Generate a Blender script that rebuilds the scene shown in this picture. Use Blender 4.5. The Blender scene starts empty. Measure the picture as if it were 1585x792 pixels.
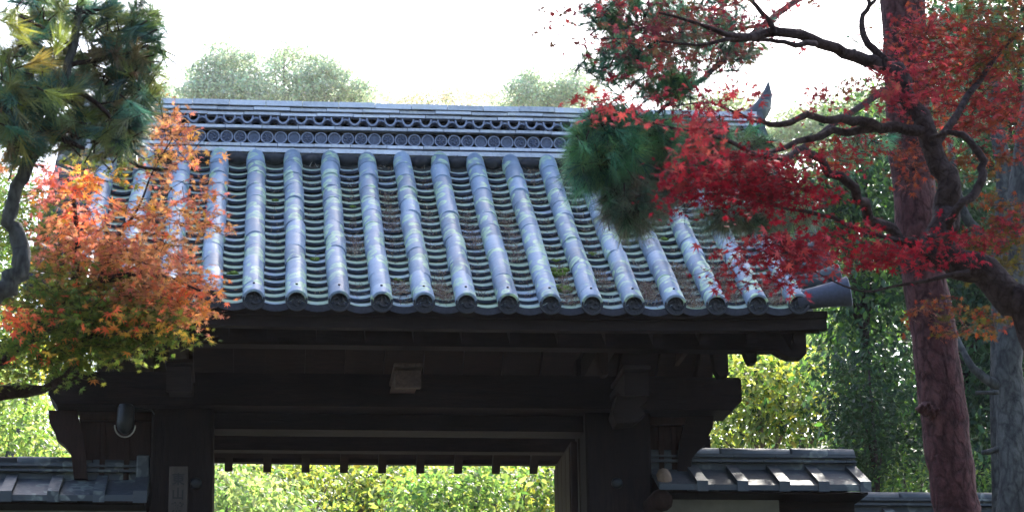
import bpy, bmesh, math, random
import numpy as np
from mathutils import Vector, Matrix, Euler
random.seed(7); rng = np.random.default_rng(7)
R = math.radians
S = bpy.context.scene
C = S.collection
# ------------------------------------------------------------------ camera
F = 3700.0; YAW, PITCH, ROLL = .1101, .2813, -.0144
CAM = np.array([0., 0., -1.0])
_fw = np.array([math.sin(YAW)*math.cos(PITCH), math.cos(YAW)*math.cos(PITCH), math.sin(PITCH)])
_r0 = np.array([math.cos(YAW), -math.sin(YAW), 0.]); _u0 = np.cross(_r0, _fw)
_r = math.cos(ROLL)*_r0 + math.sin(ROLL)*_u0; _u = -math.sin(ROLL)*_r0 + math.cos(ROLL)*_u0
cam_d = bpy.data.cameras.new("camera"); cam = bpy.data.objects.new("camera", cam_d); C.objects.link(cam)
cam_d.sensor_width = 36; cam_d.lens = 36*F/1585; cam_d.clip_end = 2000; cam_d.clip_start = .1
m = Matrix(((_r[0], _u[0], -_fw[0], CAM[0]), (_r[1], _u[1], -_fw[1], CAM[1]), (_r[2], _u[2], -_fw[2], CAM[2]), (0, 0, 0, 1)))
cam.matrix_world = m
S.camera = cam
cam_d.dof.use_dof = True; cam_d.dof.focus_distance = 18.0; cam_d.dof.aperture_fstop = 9.0
# ------------------------------------------------------------------ sky, sun, exposure
SUN_EL, SUN_AZ = R(42), R(24)          # azimuth from +Y towards +X: behind the gate, a little to the right
w = bpy.data.worlds.new("World"); S.world = w; w.use_nodes = True
nt = w.node_tree; nt.nodes.clear()
sky = nt.nodes.new('ShaderNodeTexSky'); sky.sky_type = 'NISHITA'; sky.sun_disc = False
sky.sun_elevation = SUN_EL; sky.sun_rotation = SUN_AZ; sky.air_density = 1.0; sky.dust_density = 2.5; sky.ozone_density = 1.0
bg = nt.nodes.new('ShaderNodeBackground'); bg.inputs[1].default_value = 0.15
wo = nt.nodes.new('ShaderNodeOutputWorld'); nt.links.new(sky.outputs[0], bg.inputs[0]); nt.links.new(bg.outputs[0], wo.inputs[0])
sl = bpy.data.lights.new("sun", 'SUN'); sl.energy = 4.0; sl.angle = R(.5); sl.color = (1, .95, .86)
so = bpy.data.objects.new("sun", sl); C.objects.link(so)
sd = Vector((math.sin(SUN_AZ)*math.cos(SUN_EL), math.cos(SUN_AZ)*math.cos(SUN_EL), math.sin(SUN_EL)))
so.rotation_euler = sd.to_track_quat('Z', 'Y').to_euler(); so.location = (20, 40, 40)
S.view_settings.view_transform = 'Standard'; S.view_settings.look = 'None'; S.view_settings.gamma = 1
S.view_settings.exposure = 2.3
S.cycles.max_bounces = 6; S.cycles.transparent_max_bounces = 6; S.cycles.volume_bounces = 0
# ------------------------------------------------------------------ helpers
def at(px, py, Y):
    """world point at depth Y that a pixel of the 1585x792 photograph looks at"""
    d = _fw + _r*(px-792.5)/F - _u*(py-396)/F
    return CAM + d*(Y/d[1])
def V(a): return Vector((float(a[0]), float(a[1]), float(a[2])))
def tag(o, label=None, cat=None, group=None, kind=None):
    if label: o['label'] = label
    if cat: o['category'] = cat
    if group: o['group'] = group
    if kind: o['kind'] = kind
    return o
def link(name, mesh, parent=None, loc=None):
    o = bpy.data.objects.new(name, mesh); C.objects.link(o)
    if parent is not None: o.parent = parent
    if loc is not None: o.location = loc
    return o
def thing(name, label, cat, loc=(0, 0, 0), group=None):
    o = bpy.data.objects.new(name, None); C.objects.link(o); o.location = loc; o.empty_display_size = .2
    return tag(o, label, cat, group)
class MB:
    """collects shapes, then builds them as one mesh"""
    def __init__(s): s.v = []; s.f = []; s.sm = []
    def add(s, vs, fs, smooth=False, M=None):
        n = len(s.v)
        for p in vs:
            p = Vector(p)
            s.v.append(tuple(M @ p) if M is not None else tuple(p))
        for f in fs: s.f.append(tuple(i+n for i in f)); s.sm.append(smooth)
        return s
    def box(s, x0, x1, y0, y1, z0, z1, M=None, c=0.0):
        if c <= 0:
            vs = [(x, y, z) for z in (z0, z1) for y in (y0, y1) for x in (x0, x1)]
            return s.add(vs, [(0, 2, 3, 1), (4, 5, 7, 6), (0, 1, 5, 4), (2, 6, 7, 3), (0, 4, 6, 2), (1, 3, 7, 5)], False, M)
        bm = bmesh.new(); bmesh.ops.create_cube(bm, size=1)
        for v in bm.verts: v.co = Vector(((x0+x1)/2+v.co.x*(x1-x0), (y0+y1)/2+v.co.y*(y1-y0), (z0+z1)/2+v.co.z*(z1-z0)))
        bmesh.ops.bevel(bm, geom=bm.edges[:], offset=c, segments=1, affect='EDGES')
        bm.verts.index_update()
        s.add([v.co.copy() for v in bm.verts], [tuple(v.index for v in f.verts) for f in bm.faces], False, M); bm.free()
        return s
    def prism(s, pts, a, b, M=None, axis='y'):
        """polygon pts (x,z) extruded along y from a to b (axis 'x': pts are (y,z))"""
        n = len(pts); vs = []
        for t in (a, b):
            for p in pts: vs.append((p[0], t, p[1]) if axis == 'y' else (t, p[0], p[1]))
        fs = [tuple(range(n)), tuple(range(2*n-1, n-1, -1))] + [(i, n+i, n+(i+1) % n, (i+1) % n) for i in range(n)]
        return s.add(vs, fs, False, M)
    def tube(s, pts, rad, n=8, jag=0., cap=True, squash=1.):
        pts = [Vector(p) for p in pts]; k = len(pts); vs = []; fs = []
        T0 = (pts[1]-pts[0]).normalized(); ref = Vector((0, 0, 1)) if abs(T0.z) < .9 else Vector((1, 0, 0))
        side = T0.cross(ref).normalized()
        for i, p in enumerate(pts):
            T = (pts[min(i+1, k-1)]-pts[max(i-1, 0)]).normalized()
            side = (side - T*side.dot(T)).normalized(); up = T.cross(side)
            r = rad[i] if hasattr(rad, '__len__') else rad
            for j in range(n):
                a = 2*math.pi*j/n; q = r*(1+jag*(random.random()-.5)*2)
                vs.append(p+side*math.cos(a)*q+up*math.sin(a)*q*squash)
        for i in range(k-1):
            for j in range(n): fs.append((i*n+j, i*n+(j+1) % n, (i+1)*n+(j+1) % n, (i+1)*n+j))
        if cap: fs.append(tuple(range(n-1, -1, -1))); fs.append(tuple(range((k-1)*n, k*n)))
        return s.add(vs, fs, True)
    def mesh(s, name, mat):
        me = bpy.data.meshes.new(name); me.from_pydata(s.v, [], s.f)
        me.polygons.foreach_set('use_smooth', s.sm)
        if mat: me.materials.append(mat)
        me.update(); return me
    def build(s, name, mat, parent=None, loc=None): return link(name, s.mesh(name, mat), parent, loc)
def fix_normals(me):
    bm = bmesh.new(); bm.from_mesh(me); bmesh.ops.recalc_face_normals(bm, faces=bm.faces); bm.to_mesh(me); bm.free()
# ------------------------------------------------------------------ materials
def newmat(name):
    m = bpy.data.materials.new(name); m.use_nodes = True; t = m.node_tree
    return m, t, t.nodes['Principled BSDF'], t.nodes['Material Output']
def nd(t, ty, **kw):
    n = t.nodes.new(ty)
    for k, v in kw.items(): setattr(n, k, v)
    return n
def coords(t, scale=(1, 1, 1), kind='Object'):
    tc = nd(t, 'ShaderNodeTexCoord'); mp = nd(t, 'ShaderNodeMapping'); mp.inputs['Scale'].default_value = scale
    t.links.new(tc.outputs[kind], mp.inputs[0]); return mp.outputs[0]
def geo_pos(t, scale=(1, 1, 1)):
    g = nd(t, 'ShaderNodeNewGeometry'); mp = nd(t, 'ShaderNodeMapping'); mp.inputs['Scale'].default_value = scale
    t.links.new(g.outputs['Position'], mp.inputs[0]); return mp.outputs[0]
def noise(t, vec, scale, detail=5, rough=.55, dist=0.):
    n = nd(t, 'ShaderNodeTexNoise'); n.inputs['Scale'].default_value = scale; n.inputs['Detail'].default_value = detail
    n.inputs['Roughness'].default_value = rough; n.inputs['Distortion'].default_value = dist
    t.links.new(vec, n.inputs['Vector']); return n.outputs['Fac']
def ramp(t, fac, stops):
    r = nd(t, 'ShaderNodeValToRGB'); e = r.color_ramp.elements
    while len(e) < len(stops): e.new(.5)
    for i, (p, c) in enumerate(stops):
        e[i].position = p; e[i].color = (c, c, c, 1) if not hasattr(c, '__len__') else tuple(c)+(1,)
    t.links.new(fac, r.inputs[0]); return r.outputs[0]
def mix(t, fac, a, b, blend='MIX'):
    n = nd(t, 'ShaderNodeMix', data_type='RGBA', blend_type=blend)
    for s_, v in ((0, fac), (6, a), (7, b)):
        if hasattr(v, 'is_linked') or isinstance(v, bpy.types.NodeSocket): t.links.new(v, n.inputs[s_])
        elif hasattr(v, '__len__'): n.inputs[s_].default_value = tuple(v)+(1,)
        else: n.inputs[s_].default_value = v
    return n.outputs[2]
def bump(t, h, strength, dist, bs):
    b = nd(t, 'ShaderNodeBump'); b.inputs['Strength'].default_value = strength; b.inputs['Distance'].default_value = dist
    t.links.new(h, b.inputs['Height']); t.links.new(b.outputs[0], bs.inputs['Normal'])
def tile_mat(name, base, dark, lichen, lich_amt=.5, rough=.38, green=0.0):
    m, t, bs, out = newmat(name)
    p = geo_pos(t); oi = nd(t, 'ShaderNodeObjectInfo')
    n1 = noise(t, p, 3.5, 6, .6); n2 = noise(t, p, 28, 5, .6)
    col = mix(t, ramp(t, n1, [(.3, 0), (.7, 1)]), dark, base)
    rv = ramp(t, oi.outputs['Random'], [(0, .62), (1, 1.18)])
    col = mix(t, 1., col, rv, 'MULTIPLY')
    col = mix(t, ramp(t, n2, [(.35, 0), (.75, .35)]), col, (base[0]*1.5, base[1]*1.5, base[2]*1.45))
    # lichen rosettes: warped cells with a paler rim
    nz = nd(t, 'ShaderNodeTexNoise'); nz.inputs['Scale'].default_value = 9; t.links.new(p, nz.inputs['Vector'])
    wp = mix(t, .05, p, nz.outputs['Color'], 'ADD')
    vo = nd(t, 'ShaderNodeTexVoronoi'); vo.inputs['Scale'].default_value = 8.5; t.links.new(wp, vo.inputs['Vector'])
    d = vo.outputs['Distance']
    disc = ramp(t, d, [(.42, 1), (.50, 0)]); rim = ramp(t, d, [(.20, .35), (.40, 1)])
    area = ramp(t, noise(t, p, 1.5, 3, .5), [(.50-.2*lich_amt, 0), (.60-.2*lich_amt, 1)])
    pick = ramp(t, noise(t, p, 5, 2, .5), [(.42, 0), (.5, 1)])
    a = mix(t, 1., disc, area, 'MULTIPLY'); a = mix(t, 1., a, pick, 'MULTIPLY'); a = mix(t, 1., a, rim, 'MULTIPLY')
    a = mix(t, 1., a, ramp(t, n2, [(.3, .35), (.6, 1)]), 'MULTIPLY')
    col = mix(t, a, col, lichen)
    if green > 0:
        g = ramp(t, noise(t, p, 2.2, 4, .6), [(.5-green*.4, 0), (.62-green*.2, .9)])
        col = mix(t, g, col, (.34, .42, .25))
    t.links.new(col, bs.inputs['Base Color'])
    t.links.new(ramp(t, n2, [(.2, rough-.08), (.8, rough+.25)]), bs.inputs['Roughness'])
    bs.inputs['Specular IOR Level'].default_value = .6
    bump(t, n2, .35, .006, bs)
    return m
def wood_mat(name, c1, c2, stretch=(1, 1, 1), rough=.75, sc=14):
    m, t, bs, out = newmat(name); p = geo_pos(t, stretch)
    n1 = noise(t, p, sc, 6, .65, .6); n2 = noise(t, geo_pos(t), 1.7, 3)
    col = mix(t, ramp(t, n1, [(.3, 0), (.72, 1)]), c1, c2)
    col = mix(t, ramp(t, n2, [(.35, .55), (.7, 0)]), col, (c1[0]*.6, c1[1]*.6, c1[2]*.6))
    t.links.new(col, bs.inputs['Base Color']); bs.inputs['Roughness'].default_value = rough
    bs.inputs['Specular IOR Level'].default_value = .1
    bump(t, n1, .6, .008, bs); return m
def bark_mat(name, c1, c2, c3, sc=9, stretch=(1, 1, .35), bd=.02, moss=None):
    m, t, bs, out = newmat(name); p = geo_pos(t, stretch)
    vo = nd(t, 'ShaderNodeTexVoronoi'); vo.feature = 'DISTANCE_TO_EDGE'; vo.inputs['Scale'].default_value = sc*2
    nz = nd(t, 'ShaderNodeTexNoise'); nz.inputs['Scale'].default_value = sc; nz.inputs['Detail'].default_value = 4; t.links.new(p, nz.inputs['Vector'])
    t.links.new(mix(t, .12, p, nz.outputs['Color'], 'ADD'), vo.inputs['Vector'])
    crack = mix(t, .55, ramp(t, vo.outputs['Distance'], [(0, 0), (.2, 1)]), ramp(t, noise(t, p, sc*3, 5, .7), [(.35, 0), (.6, 1)]))
    n1 = noise(t, p, sc*.7, 6, .6)
    col = mix(t, ramp(t, n1, [(.35, 0), (.65, 1)]), c1, c2); col = mix(t, crack, c3, col)
    if moss:
        g = ramp(t, noise(t, geo_pos(t), 4, 4), [(.5, 0), (.62, .8)]); col = mix(t, g, col, moss)
    t.links.new(col, bs.inputs['Base Color']); bs.inputs['Roughness'].default_value = .9; bs.inputs['Specular IOR Level'].default_value = .15
    h = mix(t, .6, crack, noise(t, p, sc*4, 4)); bump(t, h, .9, bd, bs); return m
def leaf_mat(name, trans=.45, rough=.5, spec=.3, tint=(1, 1, 1), gain=1.25):
    m, t, bs, out = newmat(name)
    at_ = nd(t, 'ShaderNodeAttribute'); at_.attribute_name = 'Col'
    n = noise(t, geo_pos(t), 60, 3); col = mix(t, 1., at_.outputs['Color'], ramp(t, n, [(.3, .8), (.7, 1.1)]), 'MULTIPLY')
    t.links.new(col, bs.inputs['Base Color']); bs.inputs['Roughness'].default_value = rough; bs.inputs['Specular IOR Level'].default_value = spec
    tr = nd(t, 'ShaderNodeBsdfTranslucent'); c2 = mix(t, 1., col, (tint[0]*gain, tint[1]*gain, tint[2]*gain), 'MULTIPLY'); t.links.new(c2, tr.inputs[0])
    mx = nd(t, 'ShaderNodeMixShader'); mx.inputs[0].default_value = trans
    t.links.new(bs.outputs[0], mx.inputs[1]); t.links.new(tr.outputs[0], mx.inputs[2]); t.links.new(mx.outputs[0], out.inputs[0]); return m
def plain(name, c, rough=.6, metal=0., nsc=20, var=.3, bd=.003):
    m, t, bs, out = newmat(name); n = noise(t, geo_pos(t), nsc, 5)
    col = mix(t, ramp(t, n, [(.3, 0), (.7, 1)]), tuple(x*(1-var) for x in c), tuple(min(1, x*(1+var)) for x in c))
    t.links.new(col, bs.inputs['Base Color']); bs.inputs['Roughness'].default_value = rough; bs.inputs['Metallic'].default_value = metal
    bump(t, n, .4, bd, bs); return m
LICH = (.42, .56, .30)
M_tile = tile_mat('smoked_tile', (.215, .275, .365), (.115, .155, .23), LICH, 1.0, .36)
M_pan = tile_mat('pan_tile_clay', (.33, .39, .46), (.16, .20, .26), (.50, .58, .40), 1.0, .30, green=.3)
M_endshade = plain('shaded_end_clay', (.016, .015, .019), .7, nsc=40)  # shade on end faces and in ridge recesses put into this dark colour
M_ridge = tile_mat('ridge_tile_clay', (.58, .59, .66), (.44, .45, .52), (.6, .6, .58), .1, .35)  # sky glare on the ridge put into this paler clay colour
M_rdark = plain('ridge_relief_clay', (.07, .085, .14), .5, nsc=50)
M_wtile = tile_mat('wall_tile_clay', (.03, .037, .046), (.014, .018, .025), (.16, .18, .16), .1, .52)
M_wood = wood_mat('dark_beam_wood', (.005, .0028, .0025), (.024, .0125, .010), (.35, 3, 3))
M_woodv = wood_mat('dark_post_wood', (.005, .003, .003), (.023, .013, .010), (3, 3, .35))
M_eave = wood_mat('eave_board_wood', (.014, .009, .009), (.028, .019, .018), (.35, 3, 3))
M_brown = wood_mat('brown_board_wood', (.018, .009, .007), (.045, .022, .016), (3, 3, .4))
M_pale = wood_mat('weathered_pale_wood', (.14, .09, .06), (.30, .21, .15), (3, 3, .4))
M_plast = plain('wall_plaster', (.17, .165, .155), .9, nsc=6, var=.2)
M_roofmud = plain('roof_mortar', (.07, .065, .06), .95, nsc=30)
M_iron = plain('black_iron', (.015, .016, .018), .45, .6)
M_ring = plain('pale_metal', (.3, .27, .22), .35, .7)
M_ink = plain('sign_ink', (.012, .01, .009), .7)
M_sign = wood_mat('sign_wood', (.07, .055, .048), (.10, .08, .07), (3, 3, .4))
M_edgeshade = plain('shaded_edge_clay', (.03, .034, .06), .6, nsc=40)  # shade on the tile fronts put into the colour
M_rim = plain('relief_rim_clay', (.19, .21, .29), .45, nsc=50)
M_litter = leaf_mat('dry_needles', .2)
M_moss = plain('moss_green', (.12, .17, .02), .95, nsc=90, var=.5, bd=.01)
M_maple = leaf_mat('maple_leaf', .5, .65, .12, gain=1.45)
M_needle = leaf_mat('pine_needle', .25, .4, .4)
M_green = leaf_mat('broad_leaf', .5, .5, .25, (1.1, 1.15, .55), 1.6)
M_far = leaf_mat('far_foliage', .4, .6, .2)
M_mbark = bark_mat('maple_bark', (.034, .019, .018), (.085, .058, .056), (.016, .009, .009), 11, (1, 1, 1), .014)
M_rbark = bark_mat('red_pine_bark', (.075, .026, .028), (.135, .06, .058), (.022, .008, .009), 9, (1, 1, .55), .03)
M_gbark = bark_mat('grey_bark', (.055, .054, .055), (.11, .108, .10), (.022, .021, .022), 9, (1, 1, .5), .012)
M_ground = plain('ground_soil', (.055, .06, .03), .95, nsc=2, var=.5, bd=.05)
M_path = plain('gravel_path', (.22, .20, .17), .95, nsc=60, bd=.01)
# ------------------------------------------------------------------ ground
def hz(x, y):
    if y < 2: z = -2.6
    elif y < 15: z = -2.6+2.6*(y-2)/13
    elif y < 24: z = 0
    elif y < 60: z = (y-24)*.33
    elif y < 140: z = 11.9+(y-60)*.10
    else: z = 19.9
    return z
g = MB(); xs = [-1500, -400, -150, -80]+list(range(-60, 61, 3))+[80, 150, 400, 1500]; ys = [-1500, -300, -60, -20, -5, 0, 2]+list(np.arange(4, 15, 1.))+[15, 17, 20, 24]+list(range(26, 62, 3))+[70, 80, 90, 100, 120, 140, 200, 500, 1500]
vs = [(x, y, hz(x, y)-.02+(0.25*math.sin(x*.7+y*.3)*math.sin(y*.5) if 26 < y < 140 else 0)) for y in ys for x in xs]; nx = len(xs)
g.add(vs, [(j*nx+i, j*nx+i+1, (j+1)*nx+i+1, (j+1)*nx+i) for j in range(len(ys)-1) for i in range(nx-1)], True)
tag(g.build('ground', M_ground), kind='structure')
g = MB(); pv = []
for y in np.arange(-8, 24.1, 1.): pv += [(.0, y, hz(0, y)+.004), (2.8, y, hz(0, y)+.004)]
g.add(pv, [(2*i, 2*i+1, 2*i+3, 2*i+2) for i in range(len(pv)//2-1)])
tag(g.build('path', M_path), kind='structure')
# ------------------------------------------------------------------ the gate
X0, D, ZE, RUN, RISE = -.027, 16.302, 3.388, 2.418, 1.858
SLOPE = math.atan2(RISE, RUN); L = math.hypot(RUN, RISE); SP = .3
YR = D+RUN+.2; XC = X0+SP*4.5
K0, K1 = -4, 13
def sori(X): return .03*abs((X-XC)/2.6)**3
def rp(X, s, n=0.):
    """point on the front roof: s metres up the slope from the eave, n above the cover-tile axis"""
    return Vector((X, D+s*math.cos(SLOPE)-n*math.sin(SLOPE), ZE+s*math.sin(SLOPE)+n*math.cos(SLOPE)-.03*math.sin(math.pi*min(s, L)/L)+sori(X)*(1-s/L)))
gate = thing('temple_gate', 'large wooden temple gate with grey curved tile roof, dark beams and two thick posts', 'gate', (XC, YR, 0))
def child(o):
    o.location = o.location - gate.location; return o
class G:
    pass
def gp(mb, name, mat, kind=None):      # part of the gate, built in world coordinates
    o = mb.build(name, mat, gate); o.matrix_parent_inverse = Matrix.Translation(-gate.location); fix_normals(o.data)
    if kind: o['kind'] = kind
    return o
def sub(mesh, name, parent, M):
    o = bpy.data.objects.new(name, mesh); C.objects.link(o); o.parent = parent
    if parent is gate: o.matrix_parent_inverse = Matrix.Translation(-gate.location)
    o.matrix_basis = M; return o
# roof deck (front and rear planes with the gable filling)
XL, XR = X0+SP*K0-.16, X0+SP*K1+.16
rf = MB()
def mirY(y): return 2*YR-y
prof = []
for i in range(7):
    p = rp(XC, .16+(L-.16)*i/6, -.10); prof.append((p.y, p.z))
top = (YR, prof[-1][1]+.12)
pr = prof+[top]+[(mirY(y), z) for y, z in reversed(prof)]
low = [(y, z-.05) for y, z in pr]
rf.prism(pr+low[::-1], XL, XR, axis='x')
roof = gp(rf, 'roof', M_roofmud)
# eave boards
def eave_pt(px, py, y): return at(px, py, y)
xe0, xe1 = XL-.02, float(at(1280, 505, 16.42)[0])
ZB = 3.226
for sgn in (0, 1):
    b = MB(); n = 20
    for lay, (ya, yb, za, zb_) in enumerate(((16.42, 16.50, ZB, ZB+.075), (16.385, 16.52, ZB+.078, ZB+.125))):
        vs = []
        for i in range(n+1):
            X = xe0+(xe1-xe0)*i/n; dz = sori(X)
            y0, y1 = (ya, yb) if not sgn else (mirY(ya), mirY(yb))
            vs += [(X, y0, za+dz), (X, y1, za+dz), (X, y1, zb_+dz), (X, y0, zb_+dz)]
        fs = [(4*i+a, 4*i+(a+1) % 4, 4*i+4+(a+1) % 4, 4*i+4+a) for i in range(n) for a in range(4)]+[(0, 1, 2, 3), (4*n+3, 4*n+2, 4*n+1, 4*n)]
        b.add(vs, fs)
    gp(b, 'eave_board', M_eave)
# rafters
RB = -.2338
raf = MB(); h = .095
a0 = (16.50, ZB-.09)
slope_r = R(35)
yk = YR
for_pts = [(16.50, ZB-.088), (16.50, ZB+.01), (yk, ZB+.01+(yk-16.5)*math.tan(slope_r)), (yk, ZB-.088-.02+(yk-16.5)*math.tan(slope_r))]
raf.prism(for_pts, -.036, .036, axis='x'); rme = raf.mesh('rafter', M_wood); fix_normals(rme)
raf2 = MB(); raf2.prism([(mirY(y), z) for y, z in for_pts], -.036, .036, axis='x'); rme2 = raf2.mesh('rafter', M_wood); fix_normals(rme2)
nr = -4
while RB+.345*nr < xe1-.1:
    X = RB+.345*nr
    if X > xe0+.05:
        for me in (rme, rme2): sub(me, 'rafter', gate, Matrix.Translation((X, 0, sori(X))))
    nr += 1
# underside sheathing between rafters is the deck itself; add soffit boards
sb = MB()
for sg in (0, 1):
    pts = [(16.46, ZB+.012), (16.46, ZB+.03), (yk, ZB+.03+(yk-16.46)*math.tan(slope_r)), (yk, ZB+.012+(yk-16.46)*math.tan(slope_r))]
    if sg: pts = [(mirY(y)+.002, z) for y, z in pts]
    sb.prism(pts, xe0+.03, xe1-.05, axis='x')
gp(sb, 'soffit', M_wood)
# gable walls
for X in (XL+.35, XR-.35):
    b = MB(); zt = ZB+.0+(yk-16.5)*math.tan(slope_r)
    b.prism([(17.6, 3.9), (mirY(17.6), 3.9), (YR, zt-.1)], X-.02, X+.02, axis='x'); gp(b, 'gable_panel', M_brown)
# barge boards
for X in (XL+.10, XR-.14):
    for sg in (0, 1):
        pts = [(16.56, ZB-.10), (16.56, ZB+.02), (yk, ZB+.02+(yk-16.5)*math.tan(slope_r)), (yk, ZB-.2+(yk-16.5)*math.tan(slope_r))]
        if sg: pts = [(mirY(y)+.003, z) for y, z in pts]
        b = MB(); b.prism(pts, X-.03, X+.03, axis='x'); gp(b, 'barge_board', M_wood)
# purlins with shaped nose ends
def purlin(Y, yc_px, mirror=False, zlift=0.):
    zt = ZB-.09+(Y-16.5)*math.tan(slope_r)-.03; zb_ = float(at(1165, 545, 17.0)[2]) if zlift == 0 else zt-.2
    if zlift == 0: zt = zb_+.16
    xr = float(at(1245, 540, 17.0)[0]); xl = 2*XC-xr-.0
    pts = [(xl, zt), (xr, zt), (xr, zb_-.02), (xr-.035, zb_-.05), (xr-.13, zb_-.05), (xr-.18, zb_-.03), (xr-.24, zb_+.005), (xr-.3, zb_), (xl+.3, zb_), (xl+.24, zb_+.005), (xl+.18, zb_-.03), (xl+.13, zb_-.05), (xl+.035, zb_-.05), (xl, zb_-.02)]
    ya, yb = (Y-.07, Y+.07) if not mirror else (mirY(Y)-.07, mirY(Y)+.07)
    b = MB(); b.prism(pts, ya, yb); return gp(b, 'purlin', M_wood)
purlin(17.0, 0); purlin(17.0, 0, True)
b = MB(); zt = ZB-.15+(yk-16.5)*math.tan(slope_r); b.box(XL+.3, XR-.3, YR-.09, YR+.09, zt-.22, zt, c=.01); gp(b, 'ridge_purlin', M_wood)
# main posts, beams
YP = 17.85
PXL0, PXL1 = float(at(233, 700, YP)[0]), float(at(330, 700, YP)[0])
PXR0, PXR1 = float(at(907, 700, YP)[0]), float(at(1008, 700, YP)[0])
zbeam_t, zbeam_b = float(at(640, 580, 17.72)[2]), float(at(1080, 634, 17.72)[2])
XBL, XBR = float(at(75, 610, 17.72)[0]), float(at(1148, 610, 17.72)[0])
for a_, b_ in ((PXL0, PXL1), (PXR0, PXR1)):
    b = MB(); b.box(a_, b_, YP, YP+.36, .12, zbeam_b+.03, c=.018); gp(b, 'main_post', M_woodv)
    b = MB(); b.box(a_-.1, b_+.1, YP-.1, YP+.46, -.05, .12, c=.02); gp(b, 'post_base', plain('granite', (.28, .27, .25), .8)); 
b = MB(); cz = .075
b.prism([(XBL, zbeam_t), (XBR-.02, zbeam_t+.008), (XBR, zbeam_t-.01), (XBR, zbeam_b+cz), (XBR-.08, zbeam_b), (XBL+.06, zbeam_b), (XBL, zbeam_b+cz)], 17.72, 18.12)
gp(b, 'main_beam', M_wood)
# lintel between the posts with a thin ledge
zl_b, zl_t = float(at(620, 667, 17.98)[2]), zbeam_b+.01
b = MB(); b.box(PXL1-.05, PXR0+.05, 17.98, 18.2, zl_b+.03, zl_t); gp(b, 'lintel', M_wood)
b = MB(); b.box(PXL1+.002, PXR0-.002, 17.95, 18.2, zl_b, zl_b+.028); gp(b, 'lintel_rail', M_wood)
# rear posts and tie beams
for a_ in (PXL0+.02, PXR1-.24):
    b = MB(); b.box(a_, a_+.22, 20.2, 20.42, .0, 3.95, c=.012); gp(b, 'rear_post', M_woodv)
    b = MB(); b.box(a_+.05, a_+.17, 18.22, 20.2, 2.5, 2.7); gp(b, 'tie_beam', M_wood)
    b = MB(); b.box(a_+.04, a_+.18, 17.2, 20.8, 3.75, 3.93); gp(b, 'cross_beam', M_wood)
# side infill boards, outside the posts
def side(xa, xb, sgn):
    zt = zbeam_b-.002; y = 18.0
    zb2 = 1.2
    b = MB(); b.box(xa, xb, y-.06, y+.05, zt-.07, zt-.006, c=.006); gp(b, 'side_rail', M_brown)
    n = 3; w_ = (xb-xa)/n
    for i in range(n):
        b = MB(); b.box(xa+i*w_+.004, xa+(i+1)*w_-.004, y, y+.03, zb2, zt-.07, c=.004); gp(b, 'side_board', M_brown)
    for i in range(1, n):
        b = MB(); b.box(xa+i*w_-.02, xa+i*w_+.02, y-.025, y-.001, zb2, zt-.073, c=.004); gp(b, 'batten', M_brown)
xo = float(at(1062, 680, 18.0)[0]); side(PXR1+.002, xo, 1)
xl_ = float(at(122, 680, 18.0)[0]); side(xl_, PXL0-.002, -1)
# curved brackets under the beam ends
zbt = zbeam_b-.003
def bracket(xin, s_, mat, dz):
    pts = [(xin, zbt), (xin+s_*.21, zbt), (xin+s_*.20, zbt-.09), (xin+s_*.155, zbt-.17), (xin+s_*.14, zbt-.22), (xin+s_*.08, zbt-.27), (xin+s_*.03, zbt-.33), (xin, zbt-.52), (xin-s_*.1, zbt-.52), (xin-s_*.06, zbt-.2)]
    b = MB(); b.prism(pts, 17.93, 18.06); gp(b, 'beam_bracket', mat)
bracket(xo, 1, M_wood, 0); bracket(xl_-.02, -1, M_brown, 0)
# projecting arms under the front purlin: end face, cap slab, curved underside
def arm(pxa, pxb, py0, py1, mat, depth=16.98):
    xa, xb = float(at(pxa, py0, depth)[0]), float(at(pxb, py0, depth)[0]); zt, zb_ = float(at(pxa, py0, depth)[2]), float(at(pxa, py1, depth)[2])
    b = MB(); b.prism([(depth, zt-.05), (17.75, zt-.05), (17.75, zb_+.12), (depth+.35, zb_+.10), (depth+.12, zb_+.01), (depth+.02, zb_)], xa, xb, axis='x')
    gp(b, 'bracket_arm', mat)
    b = MB(); b.box(xa-.01, xb+.01, depth-.03, 17.6, zt-.03, zt, c=.004); gp(b, 'arm_cap', mat)
M_arm = wood_mat('arm_end_wood', (.04, .026, .022), (.12, .08, .065), (3, 3, 3))
arm(612, 652, 562, 598, M_arm); arm(258, 297, 556, 604, M_eave); arm(966, 1004, 566, 610, M_eave)
# carved block by the right post, and upright struts between beam and purlin
for pa, pb, y0, y1, mt in ((922, 942, 536, 580, M_brown), (1102, 1128, 545, 582, M_wood), (1150, 1172, 540, 561, M_wood), (100, 126, 545, 582, M_wood)):
    Yd = 17.02 if y1 == 561 else 17.5
    p0, p1 = at(pa, y0, Yd), at(pb, y1, Yd)
    b = MB(); x0_, x1_, z1_, z0_ = p0[0], p1[0], p0[2]+.03, p1[2]
    b.prism([(x0_, z1_), (x1_, z1_), (x1_, z0_+.01), (x1_-.02, z0_), (x0_+.05, z0_), (x0_+.025, z0_+.05)], Yd, Yd+.12); gp(b, 'strut_block', mt)
pq = [at(960, 592, 17.5), at(1000, 592, 17.5), at(1002, 618, 17.5), at(990, 628, 17.5), at(1000, 640, 17.5), at(985, 652, 17.5), at(955, 655, 17.5), at(948, 640, 17.5)]
b = MB(); b.prism([(p[0], p[2]) for p in pq], 17.5, 17.716); gp(b, 'carved_bracket', M_eave)
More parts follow.
